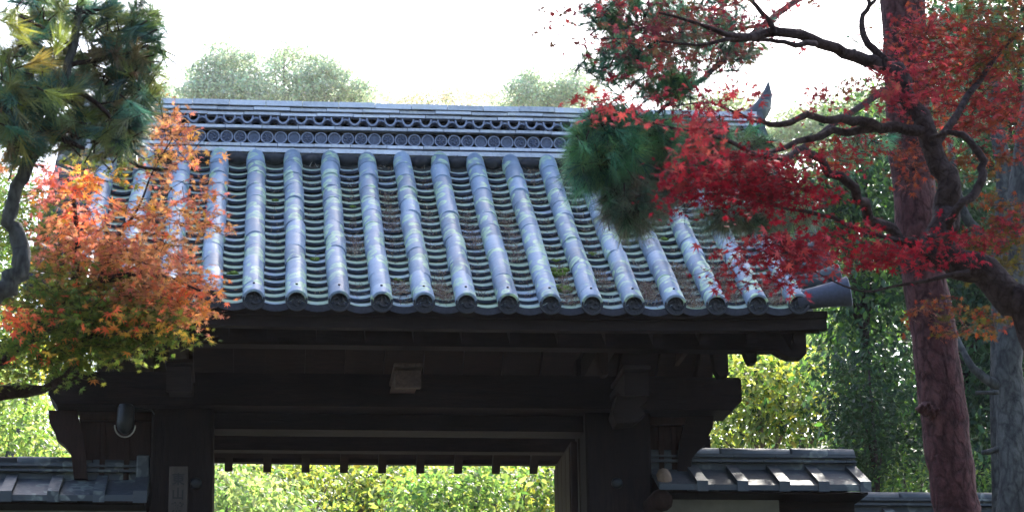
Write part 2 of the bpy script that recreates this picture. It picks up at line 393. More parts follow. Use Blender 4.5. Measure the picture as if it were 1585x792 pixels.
# open door leaves
for X, s_ in ((PXR0-.012, -1), (PXL1-.07, 1)):
    b = MB(); xa, xb = sorted((X, X+s_*.05)); 
    b.box(xa, xb, 18.25, 19.25, .15, zl_b-.01, c=.006); d_ = gp(b, 'door', M_brown if s_ < 0 else M_wood)
    for q in range(4):
        b = MB(); xs_ = sorted((X+s_*.052, X+s_*.062)); b.box(xs_[0], xs_[1], 18.28+q*.245, 18.28+q*.245+.22, .2, zl_b-.05, c=.003)
        o = b.build('plank', wood_mat('door_plank', (.03, .018, .012), (.08, .052, .034), (3, 3, .4)) if q == 0 and s_ < 0 else bpy.data.materials.get('door_plank'), d_)
        o.matrix_parent_inverse = Matrix.Translation(-gate.location) @ Matrix.Translation(gate.location)
# nail covers on posts
for (px, py) in ((955, 747), (303, 747)):
    p = V(at(px, py, YP-.001)); b = MB()
    b.tube([p, p+Vector((0, -.012, 0)), p+Vector((0, -.022, 0))], [.045, .042, .02], 16); gp(b, 'nail_cover', M_iron)
# wooden knob and nose at the right post
p = V(at(1027, 745, 17.7)); b = MB(); b.tube([p+Vector((0, .2, .06)), p+Vector((.0, .0, .055)), p+Vector((.0, -.05, 0)), p+Vector((0, -.055, -.05))], [.035, .05, .055, .035], 9, .12); gp(b, 'log_end', M_pale)
p = V(at(1022, 780, 17.7)); b = MB(); b.tube([p+Vector((-.05, .2, 0)), p+Vector((0, .0, .03)), p+Vector((.01, -.06, .02)), p+Vector((.0, -.09, -.0))], [.07, .085, .08, .04], 12, .08); gp(b, 'nose_block', M_brown)
# name board with its characters
xa, xb = float(at(262, 730, YP)[0]), float(at(291, 730, YP)[0]); zt = float(at(276, 722, YP)[2])
b = MB(); b.box(xa, xb, YP-.03, YP-.002, zt-.75, zt, c=.004); nb = gp(b, 'name_board', M_sign)
for i, ch in enumerate('東山慈'):
    cu = bpy.data.curves.new('lettering', 'FONT'); cu.body = ch; cu.size = .098; cu.extrude = .002; cu.offset = .0022; cu.align_x = 'CENTER'
    tmp = bpy.data.objects.new('tmp', cu); C.objects.link(tmp)
    dg = bpy.context.evaluated_depsgraph_get(); me = bpy.data.meshes.new_from_object(tmp.evaluated_get(dg)); me.name = 'lettering'
    me.materials.clear(); me.materials.append(M_ink)
    bpy.data.objects.remove(tmp)
    o = link('lettering', me, nb); o.matrix_parent_inverse = Matrix.Identity(4)
    o.location = ((xa+xb)/2, YP-.033, zt-.135-.11*i); o.rotation_euler = (R(90), 0, 0)
# ---- roof tiles
def cover_mesh(l, r0, r1, name):
    b = MB(); n = 12; vs = []; fs = []
    for (y, r) in ((0, r0), (.006, r0+.0012), (l, r1)):
        for j in range(n+1):
            a = math.pi*(1.12)*j/n-math.pi*.06; vs.append((math.cos(a)*r, y, math.sin(a)*r))
    for i in range(2):
        for j in range(n): fs.append((i*(n+1)+j, i*(n+1)+j+1, (i+1)*(n+1)+j+1, (i+1)*(n+1)+j))
    for j in range(n+1): a = math.pi*1.12*j/n-math.pi*.06; vs.append((math.cos(a)*(r0-.018), 0, math.sin(a)*(r0-.018)))
    o = 3*(n+1)
    for j in range(n): fs.append((j, o+j, o+j+1, j+1))
    b.add(vs, fs, True); me = b.mesh(name, M_tile); return me
PITCH_C = L/11
cvm = cover_mesh(PITCH_C+.02, .0765, .0752, 'cover_tile')
# eave end tile with its round face
def disc_face(r, relief=True):
    b = MB(); n = 24
    rings = [(r, .02), (r, 0.), (r*.84, 0.), (r*.80, .014), (0.001, .014)]
    vs = [(math.cos(2*math.pi*j/n)*q, y, math.sin(2*math.pi*j/n)*q) for q, y in rings for j in range(n)]
    fs = [(i*n+j, i*n+(j+1) % n, (i+1)*n+(j+1) % n, (i+1)*n+j) for i in range(len(rings)-1) for j in range(n)]
    b.add(vs, fs)
    if relief:
        for q in range(3):                      # three commas round the centre
            a0 = q*2*math.pi/3; pts = []; rad = []
            for i in range(7):
                a = a0+i*.32; rr = r*(.28+.05*i); pts.append(Vector((math.cos(a)*rr, .010, math.sin(a)*rr))); rad.append(r*(.17-.024*i))
            b.tube(pts, rad, 6)
        for q in range(14):
            a = q*2*math.pi/14; c0 = Vector((math.cos(a)*r*.69, .012, math.sin(a)*r*.69)); b.tube([c0+Vector((0, .004, 0)), c0-Vector((0, .006, 0))], r*.045, 5)
    return b
em = disc_face(.0785).mesh('end_face', M_endshade); fix_normals(em)
ecm = cover_mesh(.155, .0785, .0765, 'end_tile')
hole = MB(); hole.tube([Vector((0, .11, .072)), Vector((0, .112, .084))], .009, 7); hm = hole.mesh('nail', M_iron)
RX = Matrix.Rotation(SLOPE, 4, 'X')
for k in range(K0, K1+1):
    X = X0+SP*k
    for i in range(11):
        s0 = .15+i*(L-.12)/11
        p = rp(X, s0); jit = Matrix.Rotation(random.uniform(-.022, .022), 4, 'Z') @ Matrix.Rotation(random.uniform(-.008, .008), 4, 'X')
        sub(cvm, 'cover_tile', roof, Matrix.Translation(p+Vector((random.uniform(-.005, .005), random.uniform(-.006, .006), random.uniform(-.003, .004)))) @ RX @ jit)
    p = rp(X, 0); e = sub(ecm, 'end_tile', roof, Matrix.Translation(p) @ RX)
    sub(hm, 'nail', roof, Matrix.Translation(p) @ RX)
    sub(em, 'end_face', roof, Matrix.Translation(p+Vector((0, -.012, 0))) @ Matrix.Rotation(random.uniform(0, 2), 4, 'Y'))
# pan tiles
NR = 21; PP = (L-.04)/NR
def pan_mesh(l, lip=0., name='pan_tile'):
    b = MB(); n = 6; vs = []; W = .125; Rr = .24; th = .022
    def zc(x): return Rr-math.sqrt(Rr*Rr-x*x)
    prof = []
    for j in range(n+1):
        x = -W+2*W*j/n; prof.append((x, zc(x)))
    for (y, dz) in ((0, 0), (0, -th-lip), (l, -.0), ):
        for x, z in prof: vs.append((x*(1. if dz == 0 else .98), y, z+dz))
    m_ = n+1
    for j in range(n):
        b_ = None
    fs = [(j, j+1, m_+j+1, m_+j) for j in range(n)]+[(j, 2*m_+j, 2*m_+j+1, j+1) for j in range(n)]
    b.add(vs, fs, False); me = b.mesh(name, M_pan); me.materials.append(M_edgeshade); me.polygons.foreach_set('material_index', [1]*n+[0]*n)
    sm = [False]*n+[True]*n; me.polygons.foreach_set('use_smooth', sm); return me
pm = pan_mesh(PP+.05); pml = pan_mesh(PP+.05, .028)
tilt = math.atan2(.046, PP+.05)
order = []
for k in range(K0, K1):
    for i in range(NR): order.append((k, i))
order.sort(key=lambda t: (t[0] < -2, t[0] < -1))
rest = MB(); rmi = []; cnt = 0
for (k, i) in order:
    X = X0+SP*(k+.5); s0 = -.015+i*PP
    p = rp(X, s0, -.030)
    M_ = Matrix.Translation(p+Vector((random.uniform(-.004, .004), 0, random.uniform(-.003, .003)))) @ Matrix.Rotation(SLOPE-tilt+random.uniform(-.02, .02), 4, 'X') @ Matrix.Rotation(random.uniform(-.025, .025), 4, 'Z') @ Matrix.Rotation(random.uniform(-.03, .03), 4, 'Y')
    me = pml if i == 0 else pm
    if cnt < 300: sub(me, 'pan_tile' if i else 'eave_pan_tile', roof, M_)
    else: rest.add([v.co for v in me.vertices], [tuple(f.vertices) for f in me.polygons], False, M_); rmi += [f.material_index for f in me.polygons]
    cnt += 1
o = rest.build('pan_tiles_behind_leaves', M_pan, roof); o['kind'] = 'stuff'; o.data.materials.append(M_edgeshade); o.data.polygons.foreach_set('material_index', rmi)
# verge tiles on both gable edges
vt = MB(); n = 14
rings = [(0, .07), (.14, .078), (.30, .094), (.375, .112), (.385, .104), (.35, .085)]
vs = [(x, math.cos(2*math.pi*j/n)*q, math.sin(2*math.pi*j/n)*q) for x, q in rings for j in range(n)]
vt.add(vs, [(i*n+j, i*n+(j+1) % n, (i+1)*n+(j+1) % n, (i+1)*n+j) for i in range(5) for j in range(n)]+[tuple(range(5*n, 6*n))], True); vme = vt.mesh('verge_tile', M_wtile); fix_normals(vme); vmd = vt.mesh('verge_tile', M_edgeshade); fix_normals(vmd)
for s_, X in ((1, X0+SP*K1+.0), (-1, X0+SP*K0-.0)):
    for i in range(11):
        p = rp(X, .06+i*.285, -.0); M_ = Matrix.Translation(p) @ (Matrix.Rotation(math.pi, 4, 'Z') if s_ < 0 else Matrix.Identity(4)) @ Matrix.Rotation(R(-9), 4, 'Y') @ Matrix.Rotation(R(-10)*1, 4, 'Z')
        sub(vme if i else vmd, 'verge_tile', roof, M_)  # lowest verge tile takes the darker copy, its shade put in the colour
# rear slope tiles, one piece of real geometry
rr = MB(); cc = MB()
for k in range(K0, K1+1):
    X = X0+SP*k
    rr.tube([Vector((X, mirY(rp(X, s_).y), rp(X, s_).z)) for s_ in (0, L*.5, L)], .077, 8)
for i in range(NR):
    s0 = i*PP; p, q = rp(XC, s0, -.02), rp(XC, s0+PP, -.05)
    rr.add([(XL, mirY(p.y), p.z), (XR, mirY(p.y), p.z), (XR, mirY(q.y), q.z), (XL, mirY(q.y), q.z), (XL, mirY(p.y), p.z-.03), (XR, mirY(p.y), p.z-.03)], [(0, 1, 2, 3), (0, 4, 5, 1)])
o = rr.build('rear_tiles', M_tile, roof); o['kind'] = 'stuff'
# ---- ridge
def zr(y): return float(at(420, y, 18.74)[2])
YF = 18.74; TH = YR-YF
RXL, RXR = XL-.05, float(at(1170, 200, YF)[0])
rc = MB(); rc.box(RXL, RXR, YR-TH+.07, YR+TH-.07, zr(252), zr(163)); ridge = gp(rc, 'ridge', M_endshade)
def noshi(ytop, ybot, out, seglen, mat, phase, th=.024):
    """a course of flat ridge tiles, each tipped outwards, front and rear"""
    z0, z1 = zr(ybot), zr(ytop); x = RXL-phase; i = 0
    while x < RXR:
        xa, xb = max(x+.002, RXL), min(x+seglen-.002, RXR)
        if xb-xa > .03:
            b = MB(); dz = random.uniform(-.0025, .0025); yo = random.uniform(-.004, .004)
            # front piece: inner edge high, outer lip low
            yi, yo_ = YR-TH+.09, YR-TH-out+yo
            zi, zo = z1+.012+dz, z0+th+.006+dz
            b.add([(xa, yo_, zo-th), (xb, yo_, zo-th), (xb, yo_, zo), (xa, yo_, zo), (xa, yi, zi-th), (xb, yi, zi-th), (xb, yi, zi), (xa, yi, zi)],
                  [(0, 1, 2, 3), (3, 2, 6, 7), (0, 4, 5, 1), (0, 3, 7, 4), (1, 5, 6, 2), (4, 7, 6, 5)])
            o = b.build('ridge_tile', mat, ridge)
        x += seglen
rb_ = MB()
noshi(230, 239, .045, .30, M_ridge, .1, .036); noshi(223, 228.5, .03, .30, M_ridge, .22)
noshi(196, 201.5, .035, .30, M_ridge, .05); noshi(175.5, 181, .03, .30, M_ridge, .2); noshi(169.5, 174.5, .045, .30, M_ridge, .12)
noshi(159.5, 168.5, .06, .30, M_ridge, .02, .044)
# rear side of the ridge and its round cap
b = MB()
for ya, yb in ((230, 240), (196, 202), (169, 176)): b.box(RXL, RXR, YR+TH-.08, YR+TH+.03, zr(yb), zr(ya))
gp(b, 'ridge_back_course', M_ridge)
capm = MB(); capm.tube([Vector((0, 0, 0)), Vector((.012, 0, 0)), Vector((.30, 0, 0))], [.083, .086, .08], 16); cme = capm.mesh('ridge_cap', M_ridge)
x = RXL
while x < RXR-.2:
    sub(cme, 'ridge_cap', ridge, Matrix.Translation((x, YR, zr(163)-.045))); x += .298
# round relief discs
zd = (zr(203)+zr(222.5))/2; rd = (zr(203)-zr(222.5))/2*.98
dm = []
for v_ in range(3):
    b = disc_face(rd, v_ == 0); b.tube([Vector((0, .03, 0)), Vector((0, .0155, 0))], [rd, rd], 20)
    if v_ == 1:
        for q in range(6):
            a = q*math.pi/3; b.tube([Vector((0, .011, 0)), Vector((math.cos(a)*rd*.6, .011, math.sin(a)*rd*.6))], [rd*.1, rd*.16], 5)
    me = b.mesh('round_relief', M_rdark); me.materials.append(M_rim); me.polygons.foreach_set('material_index', [1 if 24 <= i < 72 else 0 for i in range(len(me.polygons))]); fix_normals(me); dm.append(me)
x = RXL+.06
while x < RXR-.05:
    sub(random.choice(dm), 'round_relief', ridge, Matrix.Translation((x, YR-TH-.005, zd)) @ Matrix.Rotation(random.uniform(0, 6), 4, 'Y')); x += 2*rd+.003
# wave course: half-round tiles laid alternately up and down
zw0, zw1 = zr(195), zr(182.5); hw = zw1-zw0
def arc_mesh(up):
    b = MB(); n = 10; r = .056 if up else .052; sq = hw/r*.97; vs = []
    for y, t in ((-.02, 0), (.10, 0)):
        for j in range(n+1):
            a = math.pi*j/n
            for rr_ in (r, r-.013): vs.append((math.cos(a)*rr_, y, (math.sin(a)*rr_*sq)*(1 if up else -1)+(0 if up else hw)))
    w_ = 2*(n+1); fs = []
    for j in range(n):
        fs += [(2*j, 2*j+1, 2*j+3, 2*j+2), (2*j, 2*j+2, w_+2*j+2, w_+2*j), (2*j+1, w_+2*j+1, w_+2*j+3, 2*j+3)]
    b.add(vs, fs, False); me = b.mesh('wave_tile', M_rim); fix_normals(me); return me
up_m, dn_m = arc_mesh(True), arc_mesh(False)
x = RXL+.08; 
while x < RXR-.1:
    sub(up_m, 'wave_tile', ridge, Matrix.Translation((x, YR-TH-.005+.0, zw0)))
    sub(dn_m, 'wave_tile', ridge, Matrix.Translation((x+.0735, YR-TH-.03, zw0-.001))); x += .147
# infill between cover tile heads under the ridge
for k in range(K0, K1):
    X = X0+SP*(k+.5); p = rp(X, L-.06, .0); b = MB()
    b.tube([p+Vector((-.07, .05, .02)), p+Vector((0, .02, .025)), p+Vector((.07, .05, .02))], [.045, .058, .045], 8)
    gp(b, 'mortar_infill', M_endshade)
b = MB(); p = rp(XC, L, 0); b.box(XL, XR, p.y-.02, YR, p.z-.1, zr(238)-.0); gp(b, 'mortar_bed', M_roofmud)
# ridge end ornaments with horn
for s_ in (1, -1):
    xe = RXR if s_ > 0 else RXL; b = MB(); zt, zb_ = zr(150), zr(262)
    pts = [(-.30, zb_), (.30, zb_), (.34, zb_+.1), (.24, zb_+.2), (.27, zb_+.33), (.18, zt-.08), (.07, zt+.02), (-.07, zt+.02), (-.18, zt-.08), (-.27, zb_+.33), (-.24, zb_+.2), (-.34, zb_+.1)]
    b.prism([(YR+y, z) for y, z in pts], xe, xe+s_*.075, axis='x')
    b.prism([(YR+y*.55, (z-zb_)*.6+zb_+.1) for y, z in pts], xe+s_*.07, xe+s_*.12, axis='x')
    oni = gp(b, 'ridge_end_tile', M_wtile)
    b = MB(); z_ = zr(168)
    P = [Vector((xe-s_*.22, YR, z_+.0)), Vector((xe-s_*.06, YR, z_+.03)), Vector((xe+s_*.04, YR, z_+.09)), Vector((xe+s_*.11, YR, z_+.18)), Vector((xe+s_*.15, YR-.01, z_+.29)), Vector((xe+s_*.165, YR-.01, z_+.40))]
    b.tube(P, [.085, .09, .092, .075, .045, .008], 14)
    o = b.build('horn_tile', M_wtile, oni)
# ---- litter and moss on the roof
def quads(name, P, Q, W, cols, mat, parent=None):
    """thin blades from P to Q with half width W, one colour each"""
    n = len(P); P = np.asarray(P, float); Q = np.asarray(Q, float)
    d = Q-P; rv = rng.normal(size=(n, 3)); s_ = np.cross(d, rv); s_ /= np.linalg.norm(s_, axis=1)[:, None]+1e-9; s_ *= np.asarray(W).reshape(-1, 1) if hasattr(W, '__len__') else W
    v = np.stack([P-s_, P+s_, Q], 1).reshape(-1, 3)
    return raw_mesh(name, v, np.arange(3*n).reshape(n, 3), np.repeat(cols, 3, axis=0), mat, parent)
def raw_mesh(name, v, f, cols, mat, parent=None, smooth=False):
    me = bpy.data.meshes.new(name); v = np.ascontiguousarray(v, np.float32); f = np.ascontiguousarray(f, np.int32)
    me.vertices.add(len(v)); me.vertices.foreach_set('co', v.ravel())
    k = f.shape[1]; me.loops.add(f.size); me.loops.foreach_set('vertex_index', f.ravel())
    me.polygons.add(len(f)); me.polygons.foreach_set('loop_start', np.arange(0, f.size, k, dtype=np.int32)); me.polygons.foreach_set('loop_total', np.full(len(f), k, np.int32))
    me.update(calc_edges=True); me.validate()
    ca = me.color_attributes.new('Col', 'FLOAT_COLOR', 'POINT'); c4 = np.ones((len(v), 4), np.float32); c4[:, :3] = cols; ca.data.foreach_set('color', c4.ravel())
    me.materials.append(mat)
    if smooth: me.polygons.foreach_set('use_smooth', np.ones(len(f), bool))
    return link(name, me, parent)
P = []; Q = []; cl = []
def litter(k, s0, s1, n, ln=.05):
    for _ in range(n):
        s_ = random.uniform(s0, s1); X = X0+SP*(k+.5)+random.gauss(0, .035); p = rp(X, s_, -.035+random.random()*.03)
        a = random.uniform(0, 2*math.pi); q = rp(X+math.cos(a)*ln*random.random(), s_+math.sin(a)*ln*random.random(), -.025+random.random()*.04)
        P.append(p); Q.append(q); c = random.choice(((.30, .19, .11), (.20, .11, .07), (.38, .30, .2), (.14, .08, .06), (.24, .13, .12), (.35, .33, .28))); cl.append(c)
for k in range(0, 13):
    base = 12 if k < 2 else 40
    for j in range(NR):
        if random.random() < .65: litter(k, j*PP+.02, j*PP+PP, int(base*random.random()), .05)
for k, s0, s1, n in ((4, .1, .42, 420), (3, .2, .45, 200), (8, .35, .75, 260), (9, .12, .5, 600), (10, .0, .9, 900), (11, .1, .9, 700), (12, .05, .55, 500), (7, .05, .6, 300), (5, 1.2, 1.9, 250), (2, 1.0, 1.4, 150), (3, 1.5, 2.4, 320), (6, .9, 2., 400)): litter(k, s0, s1, n, .07)
tag(quads('needle_litter', P, Q, .0028, np.array(cl), M_litter), 'dry brown pine needles and leaf scraps caught in the tile channels', 'litter', kind='stuff')
ms = MB()
for (k, s_, r) in ((7, .78, .06), (7, .70, .05), (7, .42, .055), (7, .38, .05), (7, 1.0, .03), (-1, .62, .035), (1, .95, .03), (3, .55, .022), (8, 1.15, .03), (2, 2.1, .02), (10, 1.5, .03), (0, 2.2, .02)):
    for _ in range(7):
        bm = bmesh.new(); bmesh.ops.create_icosphere(bm, subdivisions=2, radius=r*random.uniform(.4, .75))
        c0 = rp(X0+SP*(k+.5)+random.gauss(0, r*.5), s_+random.gauss(0, r*.35), -.035)
        for v in bm.verts: v.co = Vector((v.co.x*1.2, v.co.y, v.co.z*.6))*(1+random.uniform(-.15, .15))+c0
        bm.verts.index_update(); ms.add([v.co for v in bm.verts], [tuple(v.index for v in f.verts) for f in bm.faces], True); bm.free()
tag(ms.build('moss', M_moss), 'small bright green moss cushions growing between the roof tiles', 'moss', kind='stuff')
# ------------------------------------------------------------------ hanging lamp
p = V(at(195, 630, 17.6)); lp = thing('hanging_lamp', 'small black rounded lamp with a pale U-shaped rim hanging beside the left post', 'lamp', p)
b = MB(); b.tube([Vector((0, 0, .02)), Vector((0, 0, 0)), Vector((0, 0, -.12)), Vector((0, 0, -.17)), Vector((0, 0, -.2))], [.05, .062, .066, .055, .02], 16); b.build('housing', M_iron, lp)
b = MB(); b.tube([Vector((math.cos(a)*.075, -.05, -.15+math.sin(a)*.085)) for a in np.linspace(math.pi*.98, math.pi*2.02, 16)], .006, 6); b.build('rim', M_ring, lp)
b = MB(); b.tube([Vector((.05, 0, -.0)), Vector((.12, .0, -.01)), Vector((.19, .1, .0)), Vector((.2, .22, .0))], .006, 6); b.build('wire', M_iron, lp)
# ------------------------------------------------------------------ tiled walls beside the gate
def tiled_wall(label, pxs, yref, Y, covers, x_in, x_out, ridge_top, body, end_side, wall_span):
    """ridge_top: photo y of the ridge top at yref; covers: world x of each raised tile joint"""
    zt = float(at(yref, ridge_top, Y)[2]); t = thing('tiled_wall', label, 'wall', (x_in, Y, 0))
    def P_(mb, name, mat):
        o = mb.build(name, mat, t); o.matrix_parent_inverse = Matrix.Translation(-t.location); fix_normals(o.data); return o
    a, b_ = min(x_in, x_out), max(x_in, x_out); sl = R(25)
    x = a; i = 0
    while x < b_-.02:                       # ridge caps
        e = min(x+.56, b_); m_ = MB(); q = random.uniform(-.002, .002)
        m_.tube([Vector((x+.003, Y, zt-.055+q)), Vector((x+.02, Y, zt-.055+q)), Vector((e-.002, Y, zt-.055+q))], [.058, .061, .057], 14); P_(m_, 'ridge_cap', M_wtile); x = e
    for j, (dz, o_) in enumerate(((-.085, .085), (-.125, .10))):
        x = a-(.1 if j else 0)
        while x < b_-.02:
            xa, e = max(a, x), min(x+.33, b_); m_ = MB()
            if e-xa > .02: m_.box(xa+.0015, e-.0015, Y-o_, Y+o_, zt+dz, zt+dz+.018, c=.003); P_(m_, 'ridge_tile', M_wtile)
            x += .33
    m_ = MB(); m_.box(a, b_, Y-.06, Y+.06, zt-.24, zt-.05); P_(m_, 'ridge_core', M_wtile)
    zs, ys = zt-.175, .06; ye = .06+.42
    for s_ in (-1, 1):
        cs = [a]+[c for c in covers if a+.05 < c < b_-.05]+[b_]
        for c0, c1 in zip(cs[:-1], cs[1:]):
            m_ = MB(); z0, z1 = zs, zs-(ye-ys)*math.tan(sl); jz = random.uniform(-.004, .004)
            m_.add([(c0+.004, Y+s_*ys, z0), (c1-.004, Y+s_*ys, z0), (c1-.004, Y+s_*ye, z1+jz), (c0+.004, Y+s_*ye, z1+jz), (c0+.004, Y+s_*ys, z0-.02), (c1-.004, Y+s_*ys, z0-.02), (c1-.004, Y+s_*ye, z1-.045), (c0+.004, Y+s_*ye, z1-.045)],
                   [(0, 1, 2, 3), (3, 2, 6, 7), (4, 5, 6, 7), (0, 4, 7, 3), (1, 5, 6, 2)])
            P_(m_, 'roof_tile', M_wtile)
        for c in covers:
            if a-.01 < c < b_+.01:
                m_ = MB(); cw = .042; z1 = zs-(ye+.012-ys)*math.tan(sl)
                m_.add([(c-cw, Y+s_*ys, zs+.035), (c+cw, Y+s_*ys, zs+.035), (c+cw, Y+s_*(ye+.014), z1+.03), (c-cw, Y+s_*(ye+.014), z1+.03), (c-cw, Y+s_*ys, zs-.01), (c+cw, Y+s_*ys, zs-.01), (c+cw, Y+s_*(ye+.014), z1-.05), (c-cw, Y+s_*(ye+.014), z1-.05)],
                       [(0, 1, 2, 3), (3, 2, 6, 7), (0, 3, 7, 4), (1, 5, 6, 2), (4, 5, 6, 7)]); P_(m_, 'cover_tile', M_wtile)
    m_ = MB(); ze_ = zs-(ye-ys)*math.tan(sl); m_.box(a+.01, b_-.01, Y-ye+.05, Y+ye-.05, ze_-.062, ze_-.046); P_(m_, 'eave_board', M_wood)
    if end_side:
        m_ = MB(); m_.box(end_side-.05, end_side+.05, Y-.12, Y+.12, zs-.03, zt+.003, c=.01)
        m_.prism([(Y-.1, zs+.02), (Y-ye-.02, ze_+.03), (Y-ye-.02, ze_-.06), (Y-.1, zs-.1)], end_side-.05, end_side+.05, axis='x'); P_(m_, 'end_tile', M_wtile)
    if wall_span:
        m_ = MB(); m_.box(wall_span[0], wall_span[1], Y-.17, Y+.17, -.1, ze_-.0625); P_(m_, 'plaster_wall', M_plast)
    if body:
        m_ = MB(); m_.box(body[0], body[1], Y-.11, Y+.11, -.1, ze_-.0635); P_(m_, 'timber_panel', M_wood)
    return t, zt
YW = 18.05
def wx(px, py=745): return float(at(px, py, YW-.3)[0])
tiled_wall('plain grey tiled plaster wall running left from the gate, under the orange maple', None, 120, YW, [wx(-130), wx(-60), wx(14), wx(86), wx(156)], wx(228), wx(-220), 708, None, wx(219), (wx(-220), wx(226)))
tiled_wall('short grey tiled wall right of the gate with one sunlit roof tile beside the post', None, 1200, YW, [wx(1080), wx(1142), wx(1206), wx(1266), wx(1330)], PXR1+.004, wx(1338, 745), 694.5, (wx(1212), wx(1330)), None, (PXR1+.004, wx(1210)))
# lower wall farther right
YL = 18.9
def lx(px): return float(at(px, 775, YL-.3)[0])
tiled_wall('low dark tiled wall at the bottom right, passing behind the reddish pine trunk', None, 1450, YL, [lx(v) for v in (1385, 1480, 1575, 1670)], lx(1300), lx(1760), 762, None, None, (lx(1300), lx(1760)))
# ------------------------------------------------------------------ foliage builders
def star(lobes):
    pts = []; 
    for i, (a, r) in enumerate(lobes):
        pts.append((math.sin(R(a))*r, math.cos(R(a))*r, -.10*r))
        if i < len(lobes)-1:
            a2, r2 = lobes[i+1]; am = (a+a2)/2; pts.append((math.sin(R(am))*.30, math.cos(R(am))*.30, .03))
    pts.append((0, -.06, .02))
    v = [(0, .08, .03)]+pts; n = len(pts)
    return np.array(v), np.array([(0, 1+i, 1+(i+1) % n) for i in range(n)])
ST7 = star([(-128, .42), (-84, .72), (-42, .93), (0, 1.), (42, .93), (84, .72), (128, .42)])
ST5 = star([(-100, .6), (-50, .9), (0, 1.), (50, .9), (100, .6)])
OV = (np.array([(0, 0, 0), (-.22, .35, .07), (0, .4, 0), (.22, .35, .07), (-.17, .72, .05), (0, .75, -.02), (.17, .72, .05), (0, 1., -.08)]),
      np.array([(0, 2, 1), (0, 3, 2), (1, 2, 5), (1, 5, 4), (2, 3, 6), (2, 6, 5), (4, 5, 7), (5, 6, 7)]))
OV2 = (np.array([(0, 0, 0), (-.24, .5, .06), (0, 1., -.05), (.24, .5, .06)]), np.array([(0, 2, 1), (0, 3, 2)]))
def frames(N, Dr):
    """orientation matrices: z along N, y along Dr made perpendicular"""
    N = N/np.linalg.norm(N, axis=1)[:, None]; Dr = Dr-N*np.sum(Dr*N, 1)[:, None]; Dr = Dr/(np.linalg.norm(Dr, axis=1)[:, None]+1e-9); X = np.cross(Dr, N)
    return np.stack([X, Dr, N], 2)
def leaves(name, P, N, Dr, size, cols, tpl, mat, parent=None):
    v, f = tpl; M = frames(N, Dr); n = len(P)
    V_ = np.einsum('nij,kj->nki', M, v)*size[:, None, None]+P[:, None, :]
    F_ = (f[None]+(np.arange(n)*len(v))[:, None, None]).reshape(-1, 3)
    o = raw_mesh(name, V_.reshape(-1, 3), F_, np.repeat(cols, len(v), axis=0), mat, parent)
    return o
def pal(cs, n, var=.18):
    cs = np.array(cs); i = rng.integers(0, len(cs), n); c = cs[i]*(1+rng.normal(0, var, (n, 1))); c = c*(1+rng.normal(0, .08, (n, 3))); return np.clip(c, .004, .95)
def maple_blobs(blobs, per=9):
    """blobs: px,py,rx,ry (photo pixels), Y, dY, n leaves, leaf size m, palette -> leaf arrays plus twig segments"""
    Ps, Ns, Ds, Ss, Cs, tw = [], [], [], [], [], []
    for (px, py, rx, ry, Y, dY, n, size, palette) in blobs:
        nt_ = max(1, n//per); c = at(px, py, Y); sx = rx*Y/F*1.0; sz = ry*Y/F*1.0
        for _ in range(nt_):
            while True:
                u = rng.uniform(-1, 1, 3)
                if u@u < 1: break
            p0 = c+np.array([u[0]*sx, u[1]*dY, u[2]*sz]); a = rng.uniform(0, 2*math.pi)
            ln = size*rng.uniform(1.8, 4.); d = np.array([math.cos(a), math.sin(a), rng.normal(-.12, .22)]); tw.append((p0, p0+d*ln))
            base = pal(palette, 1)[0]
            for i in range(per):
                q = p0+d*ln*(i+.5)/per+rng.normal(0, size*.55, 3)*np.array([1, 1, .45]); Ps.append(q)
                Ns.append(rng.normal(0, .55, 3)+np.array([0, -.55, .62])); dd = d*.5+rng.normal(0, .6, 3)+np.array([0, -.1, -.35]); Ds.append(dd)
                Ss.append(size*rng.choice([.34, .45, .55, .66])*rng.uniform(.85, 1.15)); Cs.append(np.clip((base*.6+pal(palette, 1)[0]*.4)*rng.uniform(.8, 1.2), .004, .9))
    return np.array(Ps), np.array(Ns), np.array(Ds), np.array(Ss), np.array(Cs), tw
def build_maple(parent, blobs, barkmat, nind=260, per=9, near=None):
    P, N, Dd, Sz, Cc, tw = maple_blobs(blobs, per)
    dist = np.linalg.norm(P-CAM, axis=1); big = Sz/dist
    if near is not None: big = big*near(P)
    idx = np.argsort(-big); ind = idx[:nind]; rest_ = idx[nind:]
    leaves('foliage', P[rest_], N[rest_], Dd[rest_], Sz[rest_], Cc[rest_], ST7, M_maple, parent)['kind'] = 'stuff'
    M = frames(N[ind], Dd[ind]); groups = 6; me_c = {}
    for j, i in enumerate(ind):
        k = (j % 10)
        if k not in me_c:
            o = leaves('leaf', np.zeros((1, 3)), np.array([[0, 0, 1.]]), np.array([[0, 1., 0]]), np.array([1.]), Cc[i][None], ST7, M_maple, parent); me_c[k] = o.data
        else: o = link('leaf', me_c[k], parent)
        M4 = Matrix([[M[j][r][c]*Sz[i] for c in range(3)]+[P[i][r]] for r in range(3)]+[[0, 0, 0, 1]])
        o.matrix_basis = M4
    b = MB()
    for p, q in tw: b.tube([Vector(p), Vector((p+q)/2+rng.normal(0, .01, 3)), Vector(q)], [.0018, .0014, .0008], 3, cap=False)
    b.build('twigs', barkmat, parent)['kind'] = 'stuff'
